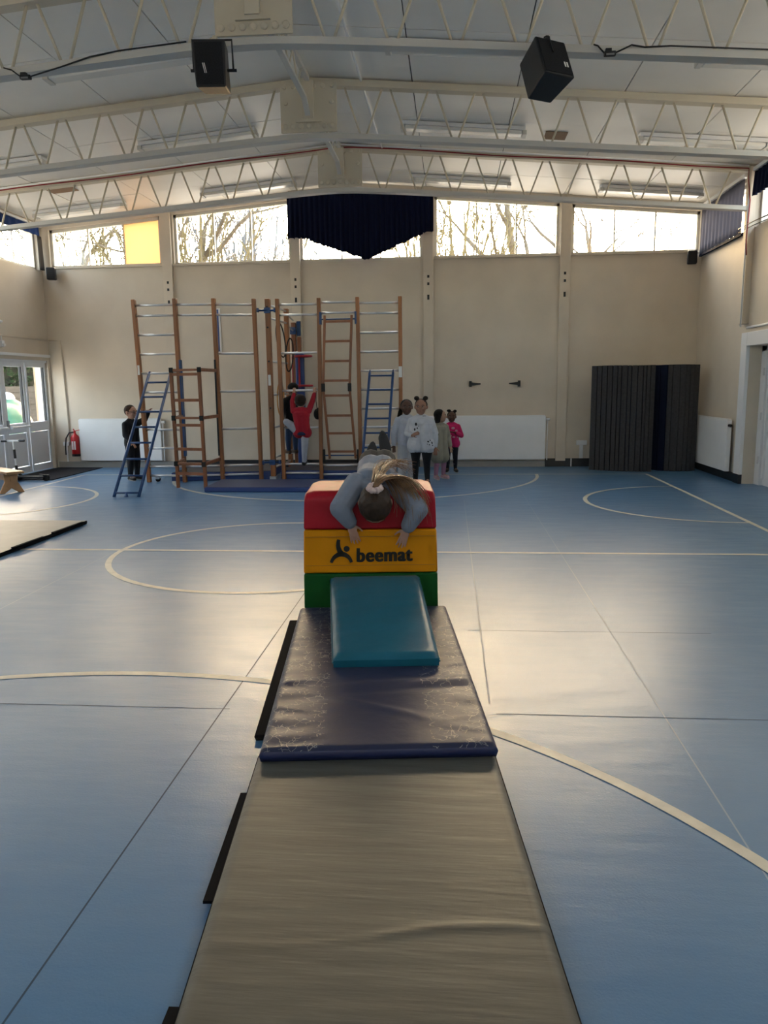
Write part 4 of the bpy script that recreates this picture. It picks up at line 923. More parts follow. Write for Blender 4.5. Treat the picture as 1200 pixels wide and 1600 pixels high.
# ------------------------------------------------------------------ foam vaulting box
BA = .085; BU = V(math.cos(BA), math.sin(BA)); BW = V(-math.sin(BA), math.cos(BA)); BO = V(-.497, 4.615); BN = V(math.sin(BA), -math.cos(BA), 0)
def BP(u, v, z): p = BO+BU*u+BW*v; return V(p[0], p[1], z)
def inv_box(p): d = np.array(p[:2])-BO; return d@BU, d@BW
t = box_root = thing('vaulting_box', 'foam vaulting box in red, yellow and green layers', 'vaulting box', BP(0, .3, 0))
def layer(name, z0, z1, w0, w1, d0, d1, m, rt=0.):
    mb = MB(); prof = []
    # cross-section in (v,z): front tapers d0..d1
    if rt: 
        prof = [(d0, z0)]
        for k in range(9): a = math.pi-math.pi/2*k/8; prof.append((d1+rt+rt*math.cos(a), z1-rt+rt*math.sin(a)))
        e0, e1 = .62-d0, .62-d1
        for k in range(9): a = math.pi/2-math.pi/2*k/8; prof.append((e1-rt+rt*math.cos(a), z1-rt+rt*math.sin(a)))
        prof.append((e0, z0))
    else: prof = [(d0, z0), (d1, z1), (.62-d1, z1), (.62-d0, z0)]
    n = len(prof); NX = 14; vs = []; fs = []
    for i in range(NX+1):
        s = -1+2*i/NX
        for v, z in prof:
            k = (z-z0)/(z1-z0); wd = (w0*(1-k)+w1*k)/2; ed = max(0, abs(s)-.86)/.14
            zz = z-(ed**2*.018 if rt and k > .6 else 0)
            vs.append(BP(s*wd, v, zz))
    for i in range(NX):
        for j in range(n): a = i*n+j; b = i*n+(j+1) % n; fs.append((a, b, b+n, a+n))
    fs += [tuple(range(n))[::-1], tuple(NX*n+j for j in range(n))]
    o = mb.add(vs, fs).build(name, m, t, bevel=.010 if not rt else .012); smooth_auto(o, .6); return o
layer('green_layer', 0, .292, .835, .828, .0, .0, M['green'])
yel = layer('yellow_layer', .296, .566, .828, .815, -.004, .004, M['yellow'])
layer('red_layer', .570, .805, .815, .800, .004, .010, M['red'], .06)
for z in (.345, .525): MB().bar(BP(-.40, -.002, z), BP(.40, -.002, z), .004, .003).build('stitched_seam', mat('yellow_seam', (.33, .14, .005), .6), yel)
# printed mark and lettering on the yellow layer
PP = BP(0, -.004, .4)-np.array([0, 0, 0]); PP = PP+BN*.0045
def lp(cx_, cy_): return atP(460+cx_/5, 660+cy_/5, PP, BN)
def stroke(pts, ws, name):
    c = [lp(*p) for p in pts]; mb = MB(); n = len(c); vs = []; up = V(0, 0, 1); side = V(BU[0], BU[1], 0)
    for i in range(n):
        d = c[min(i+1, n-1)]-c[max(i-1, 0)]; d = unit(d); nn = unit(np.cross(d, BN)); vs += [c[i]+nn*ws[i]/2, c[i]-nn*ws[i]/2]
    mb.add(vs, [(2*i, 2*i+1, 2*i+3, 2*i+2) for i in range(n-1)]); return mb.build(name, M['print_'], yel)
def bez(p0, p1, p2, n=10): return [tuple((1-t)**2*np.array(p0)+2*t*(1-t)*np.array(p1)+t*t*np.array(p2)) for t in np.linspace(0, 1, n)]
stroke(bez((346, 916), (330, 985), (372, 1032)), list(np.linspace(.020, .036, 10)), 'logo_stroke')
stroke(bez((383, 1027), (310, 1028), (287, 1096)), list(np.linspace(.034, .018, 10)), 'logo_stroke')
stroke(bez((362, 1027), (430, 1034), (445, 1094)), list(np.linspace(.034, .018, 10)), 'logo_stroke')
cc = lp(408, 988); mb = MB(); mb.add([cc+V(BU[0], BU[1], 0)*.0185*math.cos(a)+V(0, 0, .0185)*math.sin(a) for a in np.linspace(0, 2*math.pi, 24, endpoint=False)], [tuple(range(24))]); mb.build('logo_dot', M['print_'], yel)
def text_mesh(body, p00, p10, asc_top, parent, m, name, off=.02):
    cu = bpy.data.curves.new('txt', 'FONT'); cu.body = body; cu.offset = off; cu.resolution_u = 4; cu.space_character = 1.12
    o = bpy.data.objects.new('txt', cu); COL.objects.link(o); bpy.context.view_layer.update()
    me = bpy.data.meshes.new_from_object(o.evaluated_get(bpy.context.evaluated_depsgraph_get())); bpy.data.objects.remove(o)
    a = np.array([v.co[:] for v in me.vertices]); lo, hi = a.min(0), a.max(0)
    ex = p10-p00; ez = asc_top-p00; off_ = worldloc(parent)
    for v, q in zip(me.vertices, a):
        k = (q-lo)/(hi-lo+1e-9); p = p00+ex*k[0]+ez*k[1]-off_; v.co = tuple(p)
    me.materials.clear(); me.materials.append(m)
    ob = bpy.data.objects.new(name, me); COL.objects.link(ob); ob.parent = parent; return ob
for dx in (-.0045, .0, .0045):      # three offset passes give the heavy upright strokes
    o_ = V(BU[0], BU[1], 0)*dx+BN*(.0002*(dx > 0)-.0002*(dx < 0))
    text_mesh('beemat', lp(491, 1093)+o_, lp(919, 1083)+o_, lp(491, 982)+o_, yel, M['print_'], 'lettering', .014)
# teal mat leaning on the box
t = thing('wedge_mat', 'teal padded mat leaning from the navy mat onto the foam box', 'mat', (-.36, 4.0, .09))
f0, f1 = fl(521, 1043, .094), fl(686, 1040, .094); b0, b1 = atY(517, 899, 4.545), atY(654, 896, 4.585)
mb = MB(); NX, NY = 24, 40; TH = .058; vs = []; fs = []; wt = wobble(5)
nrm = unit(np.cross(f1-f0, b0-f0))
for layer_ in (1, 0):
    for j in range(NY+1):
        for i in range(NX+1):
            a, b = i/NX, j/NY; p = (f0*(1-a)+f1*a)*(1-b)+(b0*(1-a)+b1*a)*b
            e = min(a, 1-a)*.53; e2 = min(b, 1-b)*1.05; em = min(e, e2)
            hh = TH*(1-.35*max(0, 1-em/.022)**2)+.0035*wt(a*1.2, b*3.5)*(abs(a-.5)*2)**2
            if layer_: q = p+nrm*(hh-TH)      # b0/f0 lie on the upper face at the top end
            else: q = p-nrm*TH
            vs.append(q+nrm*TH*(1-b))
def shift(k): return k
N = (NX+1)*(NY+1)
for l_ in (0, 1):
    for j in range(NY):
        for i in range(NX): k = l_*N+j*(NX+1)+i; fs.append((k, k+1, k+NX+2, k+NX+1))
for i in range(NX):
    for j in (0, NY): k = j*(NX+1)+i; fs.append((k, k+1, N+k+1, N+k))
for j in range(NY):
    for i in (0, NX): k = j*(NX+1)+i; fs.append((k, k+NX+1, N+k+NX+1, N+k))
o = mb.add(vs, fs).build('cover', M['teal'], t); smooth_auto(o, .9)
for s0, s1 in ((f0, b0), (f1, b1)):
    p = s0+nrm*(TH*.45); q = s1-nrm*(TH*.5); sd = unit(f1-f0)*(.003 if s0 is f1 else -.003); MB().tube([p+sd, q+sd], .004, 6).build('piping', M['teal'], t)

# ------------------------------------------------------------------ people
def remesh(mb, name, m, parent, voxel, sm=3):
    me = mb.mesh('tmp'); o = bpy.data.objects.new('tmp', me); COL.objects.link(o)
    r = o.modifiers.new('r', 'REMESH'); r.mode = 'VOXEL'; r.voxel_size = voxel; r.use_smooth_shade = True
    if sm: s = o.modifiers.new('s', 'SMOOTH'); s.factor = .5; s.iterations = sm
    bpy.context.view_layer.update()
    me2 = bpy.data.meshes.new_from_object(o.evaluated_get(bpy.context.evaluated_depsgraph_get())); bpy.data.objects.remove(o); bpy.data.meshes.remove(me)
    me2.name = name; off = Vector(worldloc(parent))
    me2.transform(Matrix.Translation(-off)); me2.materials.clear(); me2.materials.append(m)
    me2.polygons.foreach_set('use_smooth', [True]*len(me2.polygons))
    ob = bpy.data.objects.new(name, me2); COL.objects.link(ob); ob.parent = parent; return ob
def frame_of(fwd, up):
    fwd = unit(fwd); x = unit(np.cross(-fwd, up)); up = unit(np.cross(x, -fwd)); return np.stack([x, -fwd, up], 1)   # columns: right(+x), back(+y), up(+z)
def hand(mb, w_, d, n, L, s, curl=.5):
    d = unit(d); n = unit(n-d*(np.array(n)@d)); lat = unit(np.cross(d, n))*s
    R = np.stack([lat, n, d], 1); mb.ell(w_+d*L*.28, (L*.20, L*.09, L*.30), R)
    for k, (o_, ln) in enumerate(((-.15, .36), (-.05, .42), (.05, .40), (.145, .32))):
        b = w_+d*L*.50+lat*o_*L; d1 = unit(d+lat*o_*1.0+n*curl*.25); m1 = b+d1*L*ln*.5; d2 = unit(d1+n*curl); mb.capsule(b-d*L*.08, m1, L*.047, L*.044, 8); mb.capsule(m1, m1+d2*L*ln*.5, L*.044, L*.038, 8)
    b = w_+d*L*.16-lat*L*.17; d1 = unit(d*.75-lat*.75+n*.2); m1 = b+d1*L*.2; mb.capsule(b, m1, L*.06, L*.052, 8); mb.capsule(m1, m1+unit(d1+d*.5)*L*.17, L*.052, L*.04, 8)
def person(label, J, h, sk, top, bottom, shoe, hair, hairfn, voxel=.0055, coat=False, group='children in the hall', fat=1., longtop=0., armk=1., glasses=False, handd=None, curl=(.5, .5), pant=1., sleeve=.97):
    """J: world joints. lists are [person's right, person's left]"""
    G = {k: (np.array(v, float) if k not in ('sh', 'el', 'wr', 'hip', 'kn', 'an', 'toe', 'plantar') else [np.array(q, float) for q in v]) for k, v in J.items()}
    base_ = np.mean([G['an'][0], G['an'][1]], 0); zlow = min(G['an'][0][2], G['an'][1][2], G['pel'][2])
    t = thing('person', label, 'person', (G['pel'][0], G['pel'][1], max(0, zlow-.05*h)), group)
    lat = unit(G['sh'][1]-G['sh'][0]); sp = unit(G['chest']-G['pel'])
    def torso(mb, e, f=1., low=True):
        hl = unit(G['hip'][1]-G['hip'][0])
        for s in (-1, 1):
            if low: mb.capsule(G['pel']+hl*s*.040*h*f, G['belly']+lat*s*.032*h*f, .066*h*f+e, .064*h*f+e)
            mb.capsule(G['belly']+lat*s*.032*h*f, G['chest']+lat*s*.045*h*f, .064*h*f+e, .060*h*f+e)
        mb.capsule(G['chest']-lat*.05*h*f, G['chest']+lat*.05*h*f, .06*h*f+e, .06*h*f+e)
        mb.capsule(G['sh'][0], G['neck'], .028*h+e, .030*h+e); mb.capsule(G['sh'][1], G['neck'], .028*h+e, .030*h+e); mb.capsule(G['sh'][0], G['chest'], .028*h+e, .045*h+e); mb.capsule(G['sh'][1], G['chest'], .028*h+e, .045*h+e); mb.capsule(G['chest'], G['neck'], .055*h+e, .032*h+e*.5)
    # --- body: one continuous skin
    mb = MB(); torso(mb, -.012*h, fat)
    R = frame_of(G['hf'], G['hu']); hc = G['head']; Hh = .178*h
    def HP(x, y, z): return hc+R@np.array([x, y, z])*Hh
    mb.ell(HP(0, .02, .06), (.40*Hh, .46*Hh, .44*Hh), R); mb.ell(HP(0, -.10, -.20), (.31*Hh, .33*Hh, .30*Hh), R); mb.ell(HP(0, -.23, -.36), (.15*Hh, .14*Hh, .12*Hh), R)
    mb.capsule(HP(0, -.43, .02), HP(0, -.50, -.10), .045*Hh, .075*Hh, 8)
    for s in (-1, 1):
        mb.ell(HP(s*.40, .06, -.02), (.05*Hh, .10*Hh, .13*Hh), R); mb.ell(HP(s*.19, -.33, -.12), (.13*Hh, .10*Hh, .11*Hh), R)
    mb.capsule(HP(0, .05, -.25), G['neck'], .033*h, .036*h)
    for i in (0, 1):
        mb.capsule(G['sh'][i], G['el'][i], .030*h, .025*h); mb.capsule(G['el'][i], G['wr'][i], .025*h, .017*h)
        mb.capsule(G['hip'][i], G['kn'][i], .052*h, .036*h); mb.capsule(G['kn'][i], G['an'][i], .036*h, .022*h); mb.capsule(G['an'][i], G['toe'][i], .022*h, .018*h)
        d = G['wr'][i]-G['el'][i]; hd = handd[i] if handd else None
        dd, nn = (d, np.cross(unit(d), lat)*(-1)) if hd is None else hd
        hand(mb, G['wr'][i], np.array(dd, float), np.array(nn, float), .108*h, 1 if i == 0 else -1, curl[i])
    body = remesh(mb, 'body', sk, t, voxel, 2)
    # --- face
    for s in (-1, 1):
        mb = MB(); mb.ell(HP(s*.16, -.405, .02), (.055*Hh, .03*Hh, .03*Hh), R, 10, 7); e_ = mb.build('eye', mat('eye_white', (.34, .31, .29), .35), t, smooth=True)
        mb = MB(); mb.ell(HP(s*.16, -.43, .02), (.034*Hh, .018*Hh, .036*Hh), R, 8, 6); mb.build('iris', mat('eye_dark', (.01, .007, .005), .2), e_, smooth=True)
        MB().tube([HP(s*.09, -.42, .10), HP(s*.17, -.415, .125), HP(s*.25, -.37, .10)], .016*Hh, 6).build('eyebrow', hair, t)
    MB().tube([HP(-.10, -.385, -.245), HP(0, -.415, -.25), HP(.10, -.385, -.245)], [.012*Hh, .024*Hh, .012*Hh], 8).build('mouth', mat('lips', (.16, .045, .04), .5), t, smooth=True)
    if glasses:
        mb = MB()
        for s in (-1, 1):
            mb.tube([HP(s*.17+.10*math.cos(a), -.46, .02+.075*math.sin(a)) for a in np.linspace(0, 2*math.pi, 14, endpoint=False)], .014*Hh, 6, True); mb.tube([HP(s*.27, -.45, .03), HP(s*.40, -.1, .03), HP(s*.42, .1, 0)], .013*Hh, 6)
        mb.build('glasses', M['black'], t)
    # --- clothes
    mb = MB(); torso(mb, .010*h, fat, not label.startswith('girl lying'))
    if label.startswith('girl lying'):
        for s in (-1, 1): mb.capsule(G['belly']+lat*s*.032*h*fat, G['belly']*.5+G['pel']*.5+lat*s*.034*h*fat, .064*h*fat+.010*h, .070*h*fat+.010*h)
    if longtop:
        for s in (-1, 1): mb.capsule(G['pel']+lat*s*.045*h*fat, G['pel']+lat*s*.05*h*fat-sp*longtop*h, .078*h*fat, .080*h*fat+(.02*h if coat else 0))
    for i in (0, 1):
        a, b, c_ = G['sh'][i], G['el'][i], G['wr'][i]; c2_ = b+(c_-b)*sleeve
        mb.capsule(a, b, .042*h*armk, .037*h*armk); mb.capsule(b, c2_-(c2_-b)*.08, .037*h*armk, .027*h*armk)
    remesh(mb, 'coat' if coat else 'sweater', top, t, voxel*1.1, 5)
    mb = MB()
    hl = unit(G['hip'][1]-G['hip'][0])
    for s in (-1, 1): mb.capsule(G['pel']+hl*s*.04*h*fat, G['pel']*.6+G['belly']*.4+hl*s*.035*h*fat, .074*h*fat, .068*h*fat)
    for i in (0, 1):
        k = pant; mb.capsule(G['hip'][i], G['kn'][i], .060*h*fat, .043*h*k); mb.capsule(G['kn'][i], G['an'][i]+(G['kn'][i]-G['an'][i])*.06, .043*h*k, .030*h*k)
    remesh(mb, 'trousers', bottom, t, voxel*1.1, 4)
    for i in (0, 1):
        a, b = G['an'][i], G['toe'][i]; d = unit(b-a); shin = unit(G['kn'][i]-a); pl = unit(G['plantar'][i]) if 'plantar' in G else -shin; low = pl*.022*h
        mb = MB(); mb.capsule(a+low-d*.018*h, b+low*.75, .030*h, .027*h); mb.capsule(a+low, a-pl*.01*h, .030*h, .029*h); mb.capsule((a+b)/2+low*.7, b+low*.6, .031*h, .028*h)
        sh_ = remesh(mb, 'shoe', shoe, t, voxel, 3)
        up_ = unit(-pl-d*(-pl@d)); sd = np.cross(d, up_); R2 = np.stack([sd, d, up_], 1); c0 = (a+b)/2+low-up_*.022*h*.7
        mb = MB(); mb.ell(c0, (.032*h, np.linalg.norm(b-a)/2+.042*h, .009*h), R2, 16, 7); mb.build('sole', mat('sole_'+shoe.name, (.014, .014, .015) if label.startswith('girl lying') else (.45, .43, .40), .7), sh_, smooth=True)
    mb = MB(); hairfn(mb, HP, R, Hh); hr = remesh(mb, 'hair', hair, t, voxel*.9, 2)
    return t, HP, R, Hh, G
def standing(loc, h, yaw, arms, lean=0., fat=1., stance=.055, hyaw=0., hpitch=0., legs=None):
    c, s = math.cos(yaw), math.sin(yaw); o = np.array(loc, float)
    def T(x, y, z): return o+np.array([x*c-y*s, x*s+y*c, z])*h
    f = np.array([math.sin(yaw+hyaw), -math.cos(yaw+hyaw), -math.sin(hpitch)])
    # person's right is -x when facing -y
    J = dict(head=T(0, -.008-hpitch*.03, .905), hf=f, hu=V(0, 0, 1), neck=T(0, .01, .80), chest=T(0, .005, .715), belly=T(0, 0, .60), pel=T(0, .005, .49),
             sh=[T(-.098*fat**.5, .005, .745), T(.098*fat**.5, .005, .745)], el=[T(*arms[0][0]), T(*arms[1][0])], wr=[T(*arms[0][1]), T(*arms[1][1])],
             hip=[T(-.05*fat, .005, .47), T(.05*fat, .005, .47)], kn=[T(-stance, -.008, .265), T(stance, -.008, .265)], an=[T(-stance-.005, .012, .052), T(stance+.005, .012, .052)], toe=[T(-stance-.025, -.075, .042), T(stance+.025, -.075, .042)])
    if legs: J.update({k: [T(*q) for q in v] for k, v in legs.items()})
    return J
DOWN = (((-.145, .01, .60), (-.155, -.02, .46)), ((.145, .01, .60), (.155, -.02, .46)))
def cap_hair(mb, HP, R, Hh, back=.10, up=.13, s=1.0, low=-.05):
    mb.ell(HP(0, .02+back*.6, .06+up*.55), (.435*Hh*s, .44*Hh*s, .42*Hh*s), R); mb.ell(HP(0, .16, low), (.40*Hh*s, .33*Hh*s, .34*Hh*s), R)
# boy in black at the left ladder
def hair_short(mb, HP, R, Hh): cap_hair(mb, HP, R, Hh, .10, .15, .99, .05)
arms = (((-.15, -.04, .61), (-.14, -.13, .52)), ((.11, -.13, .80), (.085, -.235, .90)))
person('boy in black with glasses holding the blue ladder at the left', standing((-4.95, 11.62, 0), 1.17, math.radians(68), arms, hyaw=.12), 1.17, skin('light', (.42, .24, .17)), cloth('black', (.010, .011, .014)), cloth('black_trousers', (.011, .012, .015)), cloth('black_shoe', (.012, .012, .012), .5), cloth('brown_hair', (.035, .020, .012)), hair_short, glasses=True, pant=1.15, armk=1.1)
# child in red climbing, seen from behind
h = 1.12; Yk = 11.52
J = dict(head=(-2.265, Yk+.03, 1.20), hf=(0, 1, .1), hu=(0, 0, 1), neck=(-2.26, Yk+.0, 1.085), chest=(-2.255, Yk, .995), belly=(-2.25, Yk-.01, .875), pel=(-2.245, Yk, .755),
         sh=[(-2.14, Yk, 1.055), (-2.37, Yk, 1.055)], el=[(-2.095, Yk+.09, 1.20), (-2.40, Yk+.09, 1.20)], wr=[(-2.075, Yk+.155, 1.315), (-2.385, Yk+.155, 1.315)],
         hip=[(-2.20, Yk, .735), (-2.30, Yk, .735)], kn=[(-2.225, Yk+.03, .47), (-2.475, Yk-.06, .90)], an=[(-2.255, Yk+.13, .275), (-2.42, Yk+.14, .86)], toe=[(-2.24, Yk+.22, .275), (-2.40, Yk+.23, .86)])
def hair_boyback(mb, HP, R, Hh): cap_hair(mb, HP, R, Hh, .10, .14, 1.02, -.02)
hd = [(V(.0, .25, 1), V(0, 1, -.2)), (V(.0, .25, 1), V(0, 1, -.2))]
person('child in red sweater climbing the frame, seen from behind', J, h, skin('light', (.42, .24, .17)), cloth('red', (.30, .012, .025)), cloth('pale_grey', (.36, .37, .42)), cloth('black_shoe', (.012, .012, .012), .5), cloth('dark_brown_hair', (.02, .012, .008)), hair_boyback, handd=hd, curl=(1.3, 1.3), longtop=.02)
# navy hem under the red sweater
t = bpy.data.objects['person.001']
mb = MB(); mb.tube([(-2.245+.092*math.cos(a), Yk+.075*math.sin(a), z) for z in (.72,) for a in np.linspace(0, 2*math.pi, 20, endpoint=False)], .028, 8, True); mb.build('shirt_hem', cloth('navy', (.012, .016, .05)), t, smooth=True)
# child in black behind, on the narrow section
h = 1.18; Xk, Yk2 = -2.56, 12.30
J = dict(head=(Xk+.02, Yk2+.02, 1.37), hf=(-.6, .8, .1), hu=(0, 0, 1), neck=(Xk, Yk2, 1.245), chest=(Xk, Yk2, 1.15), belly=(Xk+.01, Yk2, 1.02), pel=(Xk+.02, Yk2, .88),
         sh=[(Xk+.10, Yk2+.06, 1.20), (Xk-.08, Yk2-.08, 1.20)], el=[(Xk+.06, Yk2+.2, 1.26), (Xk-.12, Yk2-.12, 1.05)], wr=[(Xk-.06, Yk2+.26, 1.32), (Xk-.13, Yk2-.12, .88)],
         hip=[(Xk+.06, Yk2+.03, .86), (Xk-.03, Yk2-.04, .86)], kn=[(Xk+.04, Yk2+.02, .62), (Xk-.05, Yk2-.10, .60)], an=[(Xk+.03, Yk2+.06, .40), (Xk-.06, Yk2-.05, .40)], toe=[(Xk-.05, Yk2+.12, .39), (Xk-.14, Yk2+.0, .39)])
person('child in black top and jeans half hidden behind the child in red', J, h, skin('brown', (.15, .075, .045)), cloth('black', (.010, .011, .014)), cloth('jeans', (.025, .05, .11)), cloth('brown_shoe', (.08, .05, .035), .6), cloth('black_hair', (.008, .006, .005)), hair_short)
# girl in pale tracksuit with braids
def hair_braids(mb, HP, R, Hh):
    cap_hair(mb, HP, R, Hh, .12, .10, 1.0, -.02)
    for k in range(5):
        x0 = -.36+.05*k; mb.tube([HP(x0, .10+.05*k, .0), HP(x0-.14, .12+.04*k, -.35), HP(x0-.22, .08+.03*k, -.62), HP(x0-.30+.02*k, .03, -.85)], [.09*Hh, .075*Hh, .065*Hh, .03*Hh], 8)
person('girl in pale grey tracksuit with long dark braids', standing((-.665, 11.42, 0), 1.22, math.radians(12), (((-.150, .02, .60), (-.155, .0, .45)), ((.14, .0, .60), (.10, -.12, .56))), hyaw=-.05), 1.22, skin('dark', (.085, .040, .026)), cloth('pale_sweatshirt', (.44, .46, .52)), cloth('pale_joggers', (.42, .43, .46)), cloth('white_shoe', (.5, .5, .5), .6), cloth('black_hair', (.008, .006, .005)), hair_braids, pant=1.45, armk=1.15)
# girl in white jumper with two buns
def hair_buns(mb, HP, R, Hh):
    cap_hair(mb, HP, R, Hh, .10, .10, .985, .02)
    for s in (-1, 1): mb.ell(HP(s*.29, .05, .55), (.175*Hh, .17*Hh, .15*Hh), R)
pw = fl(660, 757.5)
pt, HPw, Rw, Hw, Gw = person('girl in white printed jumper and black leggings with two hair buns', standing((pw[0]-.015, pw[1], 0), 1.235, math.radians(-5), (((-.165, .0, .60), (-.085, -.15, .585)), ((.165, .01, .60), (.168, -.02, .44))), fat=1.32, stance=.065), 1.235, skin('tan', (.25, .125, .080)), cloth('white', (.46, .47, .50)), cloth('black_leggings', (.008, .008, .010)), cloth('black_shoe', (.012, .012, .012), .5), cloth('dark_hair', (.016, .010, .007)), hair_buns, fat=1.32, longtop=.03, handd=[(V(.6, -.3, .3), V(.3, .8, -.3)), None], curl=(1.1, .5))
# printed dark blots on the jumper (plain abstract marks)
def blots(parent, spots, m, r0=.012):
    for (x, y, z, rx, rz) in spots:
        mb = MB(); mb.ell((x, y, z), (rx, .004, rz), None, 10, 6); mb.build('printed_mark', m, parent, smooth=True)
def front_y(obj, x, z, dirv=(0, 1, 0)):
    o = Vector((x, obj.matrix_world.translation.y-1.0, z)); dg = bpy.context.evaluated_depsgraph_get()
    inv = Matrix.Translation(-Vector(worldloc(obj))); ok, loc, n_, i_ = obj.ray_cast(inv@o, Vector(dirv))
    return (loc+Vector(worldloc(obj)))[1] if ok else None
def mark(parent_name_obj, child_name, pts, m):
    bpy.context.view_layer.update()
    ob = [c for c in parent_name_obj.children if c.name.startswith(child_name)][0]
    for (px, py, rx, rz) in pts:
        p = atY(px, py, worldloc(parent_name_obj)[1]-.13)
        off = Vector(worldloc(ob)); d = Vector(ray(px, py)); ok, loc, n_, i_ = ob.ray_cast(Vector(CAM)-off, d.normalized())
        if ok:
            q = np.array(loc+off); nn = np.array(n_); k = V(0, 0, 1) if abs(nn[2]) < .9 else V(1, 0, 0); xx = unit(np.cross(k, nn)); zz = np.cross(nn, xx); R_ = np.stack([xx, nn, zz], 1)
            mb = MB(); mb.ell(q, (rx, .003, rz), R_, 10, 6); mb.build('printed_mark', m, parent_name_obj, smooth=True)
PM = mat('jumper_print', (.012, .012, .014), .8)
mark(pt, 'sweater', [(650, 663, .016, .024), (652, 669, .010, .012), (648, 671, .012, .02), (654, 666, .006, .006), (674, 648, .014, .010), (677, 652, .012, .016), (675, 645, .008, .006), (679, 647, .008, .01), (669, 690, .014, .014), (672, 688, .010, .010), (675, 692, .012, .018), (671, 695, .010, .008), (676, 696, .009, .012), (668, 694, .006, .006), (685, 679, .010, .018), (686, 686, .011, .02), (663, 650, .03, .004)], PM)
# girl in beige coat
def hair_bob(mb, HP, R, Hh):
    cap_hair(mb, HP, R, Hh, .14, .10, 1.04, -.12)
    mb.ell(HP(0, .22, -.32), (.42*Hh, .26*Hh, .30*Hh), R); mb.capsule(HP(-.38, .05, .0), HP(-.36, .08, -.42), .13*Hh, .10*Hh, 8); mb.capsule(HP(0, .3, -.3), HP(-.1, .33, -.62), .22*Hh, .10*Hh, 8)
person('girl in long beige coat and pink tights looking away to the right', standing((-.175, 11.72, 0), 1.06, math.radians(35), (((-.14, .02, .60), (-.13, -.02, .46)), ((.14, .0, .60), (.13, -.07, .47))), hyaw=.9, stance=.06), 1.06, skin('light2', (.33, .20, .14)), cloth('beige', (.25, .24, .19)), cloth('mauve_tights', (.26, .13, .20)), cloth('pink_shoe', (.42, .25, .28), .6), cloth('black_hair', (.008, .006, .005)), hair_bob, coat=True, longtop=.17, armk=1.15)
# girl in pink
def hair_puffs(mb, HP, R, Hh):
    cap_hair(mb, HP, R, Hh, .08, .10, .98, .03)
    mb.ell(HP(-.25, .0, .55), (.20*Hh, .16*Hh, .13*Hh), R); mb.ell(HP(.30, .0, .50), (.18*Hh, .16*Hh, .14*Hh), R)
pp = (fl(697, 737)+fl(710, 738))/2
pk, *_ = person('girl in bright pink sweater and dark leggings beside the radiator', standing((pp[0]+.02, pp[1]-.02, 0), 1.0, math.radians(2), (((-.15, .0, .62), (-.04, -.12, .66)), ((.16, .0, .60), (.06, -.125, .65))), fat=1.1, stance=.06), 1.0, skin('dark', (.085, .040, .026)), cloth('pink', (.52, .02, .12)), cloth('navy_leggings', (.010, .011, .018)), cloth('black_shoe', (.012, .012, .012), .5), cloth('black_hair', (.008, .006, .005)), hair_puffs, fat=1.1, longtop=.02, armk=1.1)
mark(pk, 'sweater', [(708, 669, .03, .02), (713, 673, .02, .02), (704, 681, .02, .012), (709, 683, .025, .012), (715, 683, .02, .011)], mat('pale_pink_print', (.48, .28, .34), .8))
mark(pk, 'trousers', [(708, 718, .016, .02), (709, 725, .018, .012), (697, 722, .012, .01)], mat('grey_print', (.16, .16, .2), .8))

# girl lying over the foam box
h = 1.30
def BQ(u, v, z): return BP(u, v, z)
cx0 = .035
J = dict(head=BQ(.035, -.095, .735), hf=(V(0, 0, -1)*.80-V(*BW, 0)*-.35), hu=(-V(*BW, 0)*.88-V(0, 0, 1)*.42), neck=BQ(.035, .035, .815), chest=BQ(.035, .15, .850), belly=BQ(.035, .34, .862), pel=BQ(.045, .62, .925),
         sh=[BQ(.155, .085, .835), BQ(-.085, .085, .84)], el=[BQ(.290, -.06, .70), BQ(-.175, -.075, .715)], wr=[BQ(.225, -.055, .585), BQ(-.115, -.05, .615)],
         hip=[BQ(.095, .66, .87), BQ(-.005, .66, .87)], kn=[BQ(.13, .83, .56), BQ(-.045, .80, .56)], an=[BQ(.115, .86, .905), BQ(-.02, .84, .835)], toe=[BQ(.085, .89, 1.065), BQ(.005, .87, .99)], plantar=[V(*-BW, .12), V(*-BW, .12)])
def hair_main(mb, HP, R, Hh):
    mb.ell(HP(0, .08, .09), (.44*Hh, .46*Hh, .47*Hh), R); mb.ell(HP(0, .20, -.06), (.40*Hh, .34*Hh, .36*Hh), R)
    mb.ell(HP(0, .50, .12), (.13*Hh, .12*Hh, .13*Hh), R)
HAIRM = mat('brown_hair_strands', (.034, .019, .011), .58, .3, noise=.4, nscale=40)
hd = [(-V(*BU, 0)*.35-V(0, 0, 1), V(*BW, 0)), (V(*BU, 0)*.25-V(0, 0, 1), V(*BW, 0))]
gt, HPm, Rm, Hm, Gm = person('girl lying face down over the foam box with feet raised behind', J, h, skin('fair', (.38, .21, .15)), cloth('grey_blue_sweat', (.19, .215, .27)), cloth('black_leggings2', (.009, .009, .010)), cloth('black_trainer', (.010, .010, .011), .6), HAIRM, hair_main, voxel=.0045, handd=hd, curl=(.15, .15), armk=1.35, sleeve=.93, fat=.88)
for i, s in ((0, 1), (1, -1)):
    a, b = Gm['an'][i], Gm['kn'][i]; d = unit(b-a); MB().tube([a+d*.005, a+d*.055], [.037, .036], 12).build('sock', cloth('white_sock', (.55, .53, .50)), gt, smooth=True)
